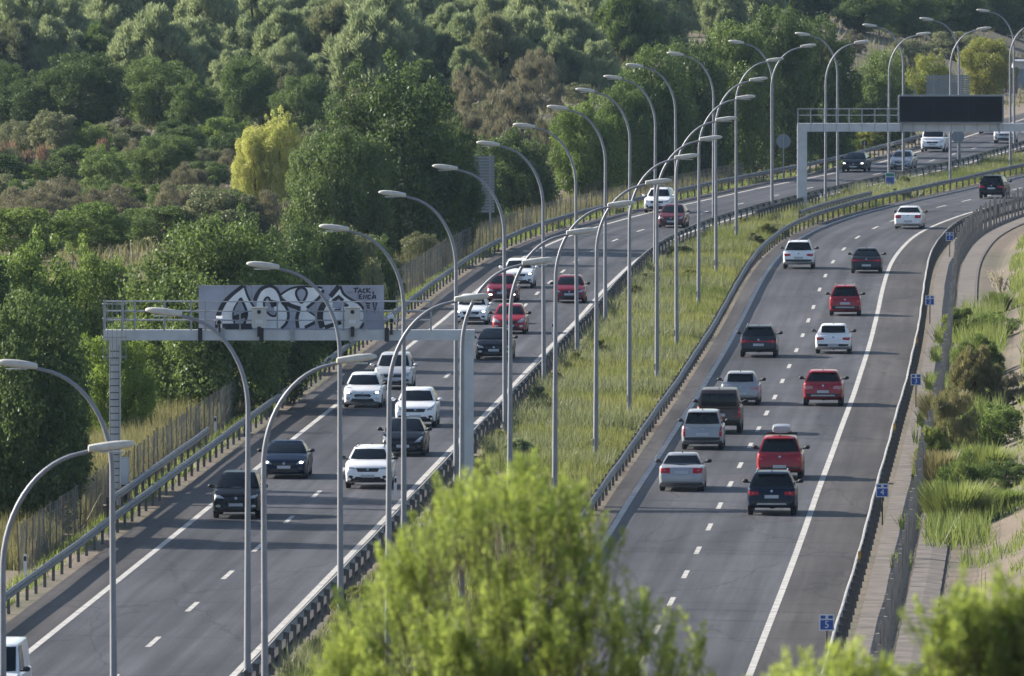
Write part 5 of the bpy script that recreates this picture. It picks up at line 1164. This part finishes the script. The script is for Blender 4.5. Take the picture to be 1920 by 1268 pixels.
# ---- feathery trees in the foreground, on the slope below the camera
def feather(name, label, d, x0, x1, ytop, yb, nplume, seed, trunk_x, dens=None, per=110):
    g = np.random.default_rng(seed); k = d / FPX; bx = (trunk_x - 960) * k; bz = float(zg(bx, d)); o = thing(name, label, 'tree', (bx, d, bz))
    xs, ys = zip(*ytop); V_, T_ = [], []; tw = MB(); made = 0
    ztop = CAM_H - (min(ys) + 300) * k - bz; zlow = CAM_H - (yb + 300) * k - bz
    nb = max(7, int((x1 - x0) / 34)); BX = np.linspace(x0, x1, nb) + g.uniform(-18, 18, nb); BY = [float(np.interp(x, xs, ys)) + 30 + (g.uniform(0, 60) if i % 2 else g.uniform(-25, 15)) for i, x in enumerate(BX)]
    lower = [(g.uniform(x0 + 40, x1 - 40), g.uniform(.25, 1.0)) for _ in range(int(nb * 2.4))]
    boughs = list(zip(BX, BY)) + [(x, float(np.interp(x, xs, ys)) + 60 + f * (yb - float(np.interp(x, xs, ys)))) for x, f in lower]
    boughs = [(x, y, g.uniform(-1, 1), g.uniform(20, 62), g.normal(0, .2)) for x, y in boughs if y < yb + 60]
    while made < nplume:
        bxp, byp, bd, br, bt = boughs[g.integers(len(boughs))]
        x = bxp + g.normal() * br * .8; y = byp + abs(g.normal()) * br * 1.3 - br * .4
        if g.random() < .33:
            x = g.uniform(x0, x1); yt = float(np.interp(x, xs, ys)); y = yt + (yb + 30 - yt) * g.random() - 30 * g.random() ** 5; bxp, byp, bd, bt = x, y + 60, g.uniform(-1, 1), g.normal(0, .14)
        if dens is not None and g.random() > np.interp(x, *zip(*dens)): continue
        made += 1; yt = float(np.interp(x, xs, ys))
        wdt = (x1 - x0) * k / 2; dep = bd * wdt * .8 * math.sqrt(max(0.05, min(1, (y - yt + 60) / (yb - min(ys) + 40)))) + g.normal() * .12
        tip = np.array([(x - 960) * k - bx, dep, CAM_H - (y + 300) * k - bz]); ctr = np.array([0, 0, zlow - .6]); bc = np.array([(bxp - 960) * k - bx, bd * wdt * .6, CAM_H - (byp + 360) * k - bz])
        ax = unit(tip - ctr); dr = unit(ax * .45 + unit(tip - bc) * .55 + np.array([0, 0, .65]) + g.normal(0, .25, 3))
        ln = g.uniform(.25, .6); base = tip - dr * ln + np.array([0, 0, -.02])
        m_ = per; t = g.random(m_) ** .8; P0 = base + (tip - base) * t[:, None] + g.normal(0, .006, (m_, 3)); fan = (.16 * (1 - t * .75))[:, None]; sd = rdir(m_, g)
        dl = unit(dr + sd * .75); L_ = g.uniform(.03, .085, m_); P1 = P0 + dl * (L_ / 2)[:, None] + sd * fan * .45 * g.random((m_, 1))
        V_.append(leaf_quads(P1, dl, rdir(m_, g), L_, L_ * g.uniform(.14, .26, m_))); T_.append(np.clip(bt + .38 + .14 * g.normal() + .25 * t + g.normal(0, .13, m_), 0, 1))
        tw.tube([tuple(base - dr * .25), tuple(base), tuple(tip)], [.008, .006, .002], 3, caps=False)
        if made % 14 == 0: tw.tube([(0, 0, zlow - 1.2), tuple((base + ctr) / 2 + np.array([0, 0, -.2])), tuple(base)], [.018, .012, .006], 4, caps=False)
    link('foliage', raw_mesh('foliage', np.concatenate(V_), 4, np.concatenate(T_), LM['tama']), o)
    tw.build('branches', M['twig'], o)
    mb = MB(); mb.tube([(0, 0, -.4), (.05, 0, zlow * .5), (0, 0, zlow - .6), (.1, 0, (zlow + ztop) / 2)], [.14, .11, .08, .02], 8); mb.build('trunk', M['bark'], o, smooth=60)
feather('feathery_tree', 'bright green feathery tree out of focus in the foreground centre', 130, 545, 1350,
        [(545,1290),(600,1240),(650,1140),(690,1060),(740,1010),(790,965),(830,905),(880,870),(940,856),(1000,850),(1050,862),(1085,900),(1115,950),(1140,1010),(1165,1060),(1200,1085),(1240,1125),(1275,1085),(1310,1130),(1340,1220),(1352,1275)], 1330, 1120, 3, 960,
        dens=[(545,.6),(650,1),(1080,1),(1120,.6),(1230,.35),(1350,.4)])
feather('feathery_tree', 'bright green feathery bush filling the lower right corner, out of focus', 112, 1690, 2000, [(1690,1290),(1740,1190),(1775,1120),(1810,1085),(1860,1070),(1910,1060),(2000,1040)], 1330, 520, 4, 1850)
feather('feathery_tree', 'small blurred green bush tips at the bottom edge left of the lower right bush', 112, 1440, 1700, [(1440,1262),(1465,1225),(1500,1262),(1530,1225),(1570,1195),(1620,1205),(1660,1240),(1700,1262)], 1330, 230, 6, 1580)

# ---- upper right: board fence and low shed
dB = 1352.0; a = at(1822, 172, dB); b = at(1908, 172, dB)
bf = thing('board_fence', 'brown board fence beside the yellow tree at the upper right', 'fence', (a.x, dB, float(zg(a.x, dB))))
pm_ = MB(); pm_.box((0, 0, 1.2), (.30, .04, 2.6)); pme = pm_.mesh('plank', plain('weathered_planks', (.17,.13,.10), .9, 0, .3, 3))
npl = int((b.x - a.x) / .34) + 1
for k in range(npl): link('plank', pme, bf, (k * .34, 0, random.uniform(-.08, .05)))
for zz in (.6, 1.9): mb = MB(); mb.box(((b.x - a.x) / 2, .05, zz), (b.x - a.x, .05, .1)); mb.build('rail', M['fencepost'], bf)
p = at(1925, 128, 1400); sh = thing('shed', 'low pale shed at the upper right edge', 'building', (p.x + 1.2, 1404, float(zg(p.x, 1404))))
mb = MB(); mb.box((0, 0, 1.3), (5, 4, 2.8)); mb.build('wall', M['boxwhite'], sh); mb = MB(); mb.box((0, -.1, 2.8), (5.5, 4.6, .16)); mb.build('roof', M['signwhite'], sh); mb = MB(); mb.box((-1.6, -2.02, 1.0), (.9, .06, 2.0)); mb.build('door', M['signgrey'], sh)

# ------------------------------------------------------------------ haze
HZ_DENS = 0.000026
hm = bpy.data.materials.new('haze_air'); hm.use_nodes = True; nt = hm.node_tree; nt.nodes.remove(nt.nodes['Principled BSDF'])
pv = nt.nodes.new('ShaderNodeVolumePrincipled'); pv.inputs['Color'].default_value = (.50,.70,1,1); pv.inputs['Density'].default_value = HZ_DENS; pv.inputs['Anisotropy'].default_value = 0.0
nt.links.new(pv.outputs[0], nt.nodes['Material Output'].inputs['Volume'])
mb = MB(); mb.box((0, 2800, 34), (6400, 6700, 76)); hz = mb.build('haze', hm); hz['kind'] = 'stuff'; hz['label'] = 'faint haze in the air over the whole place'
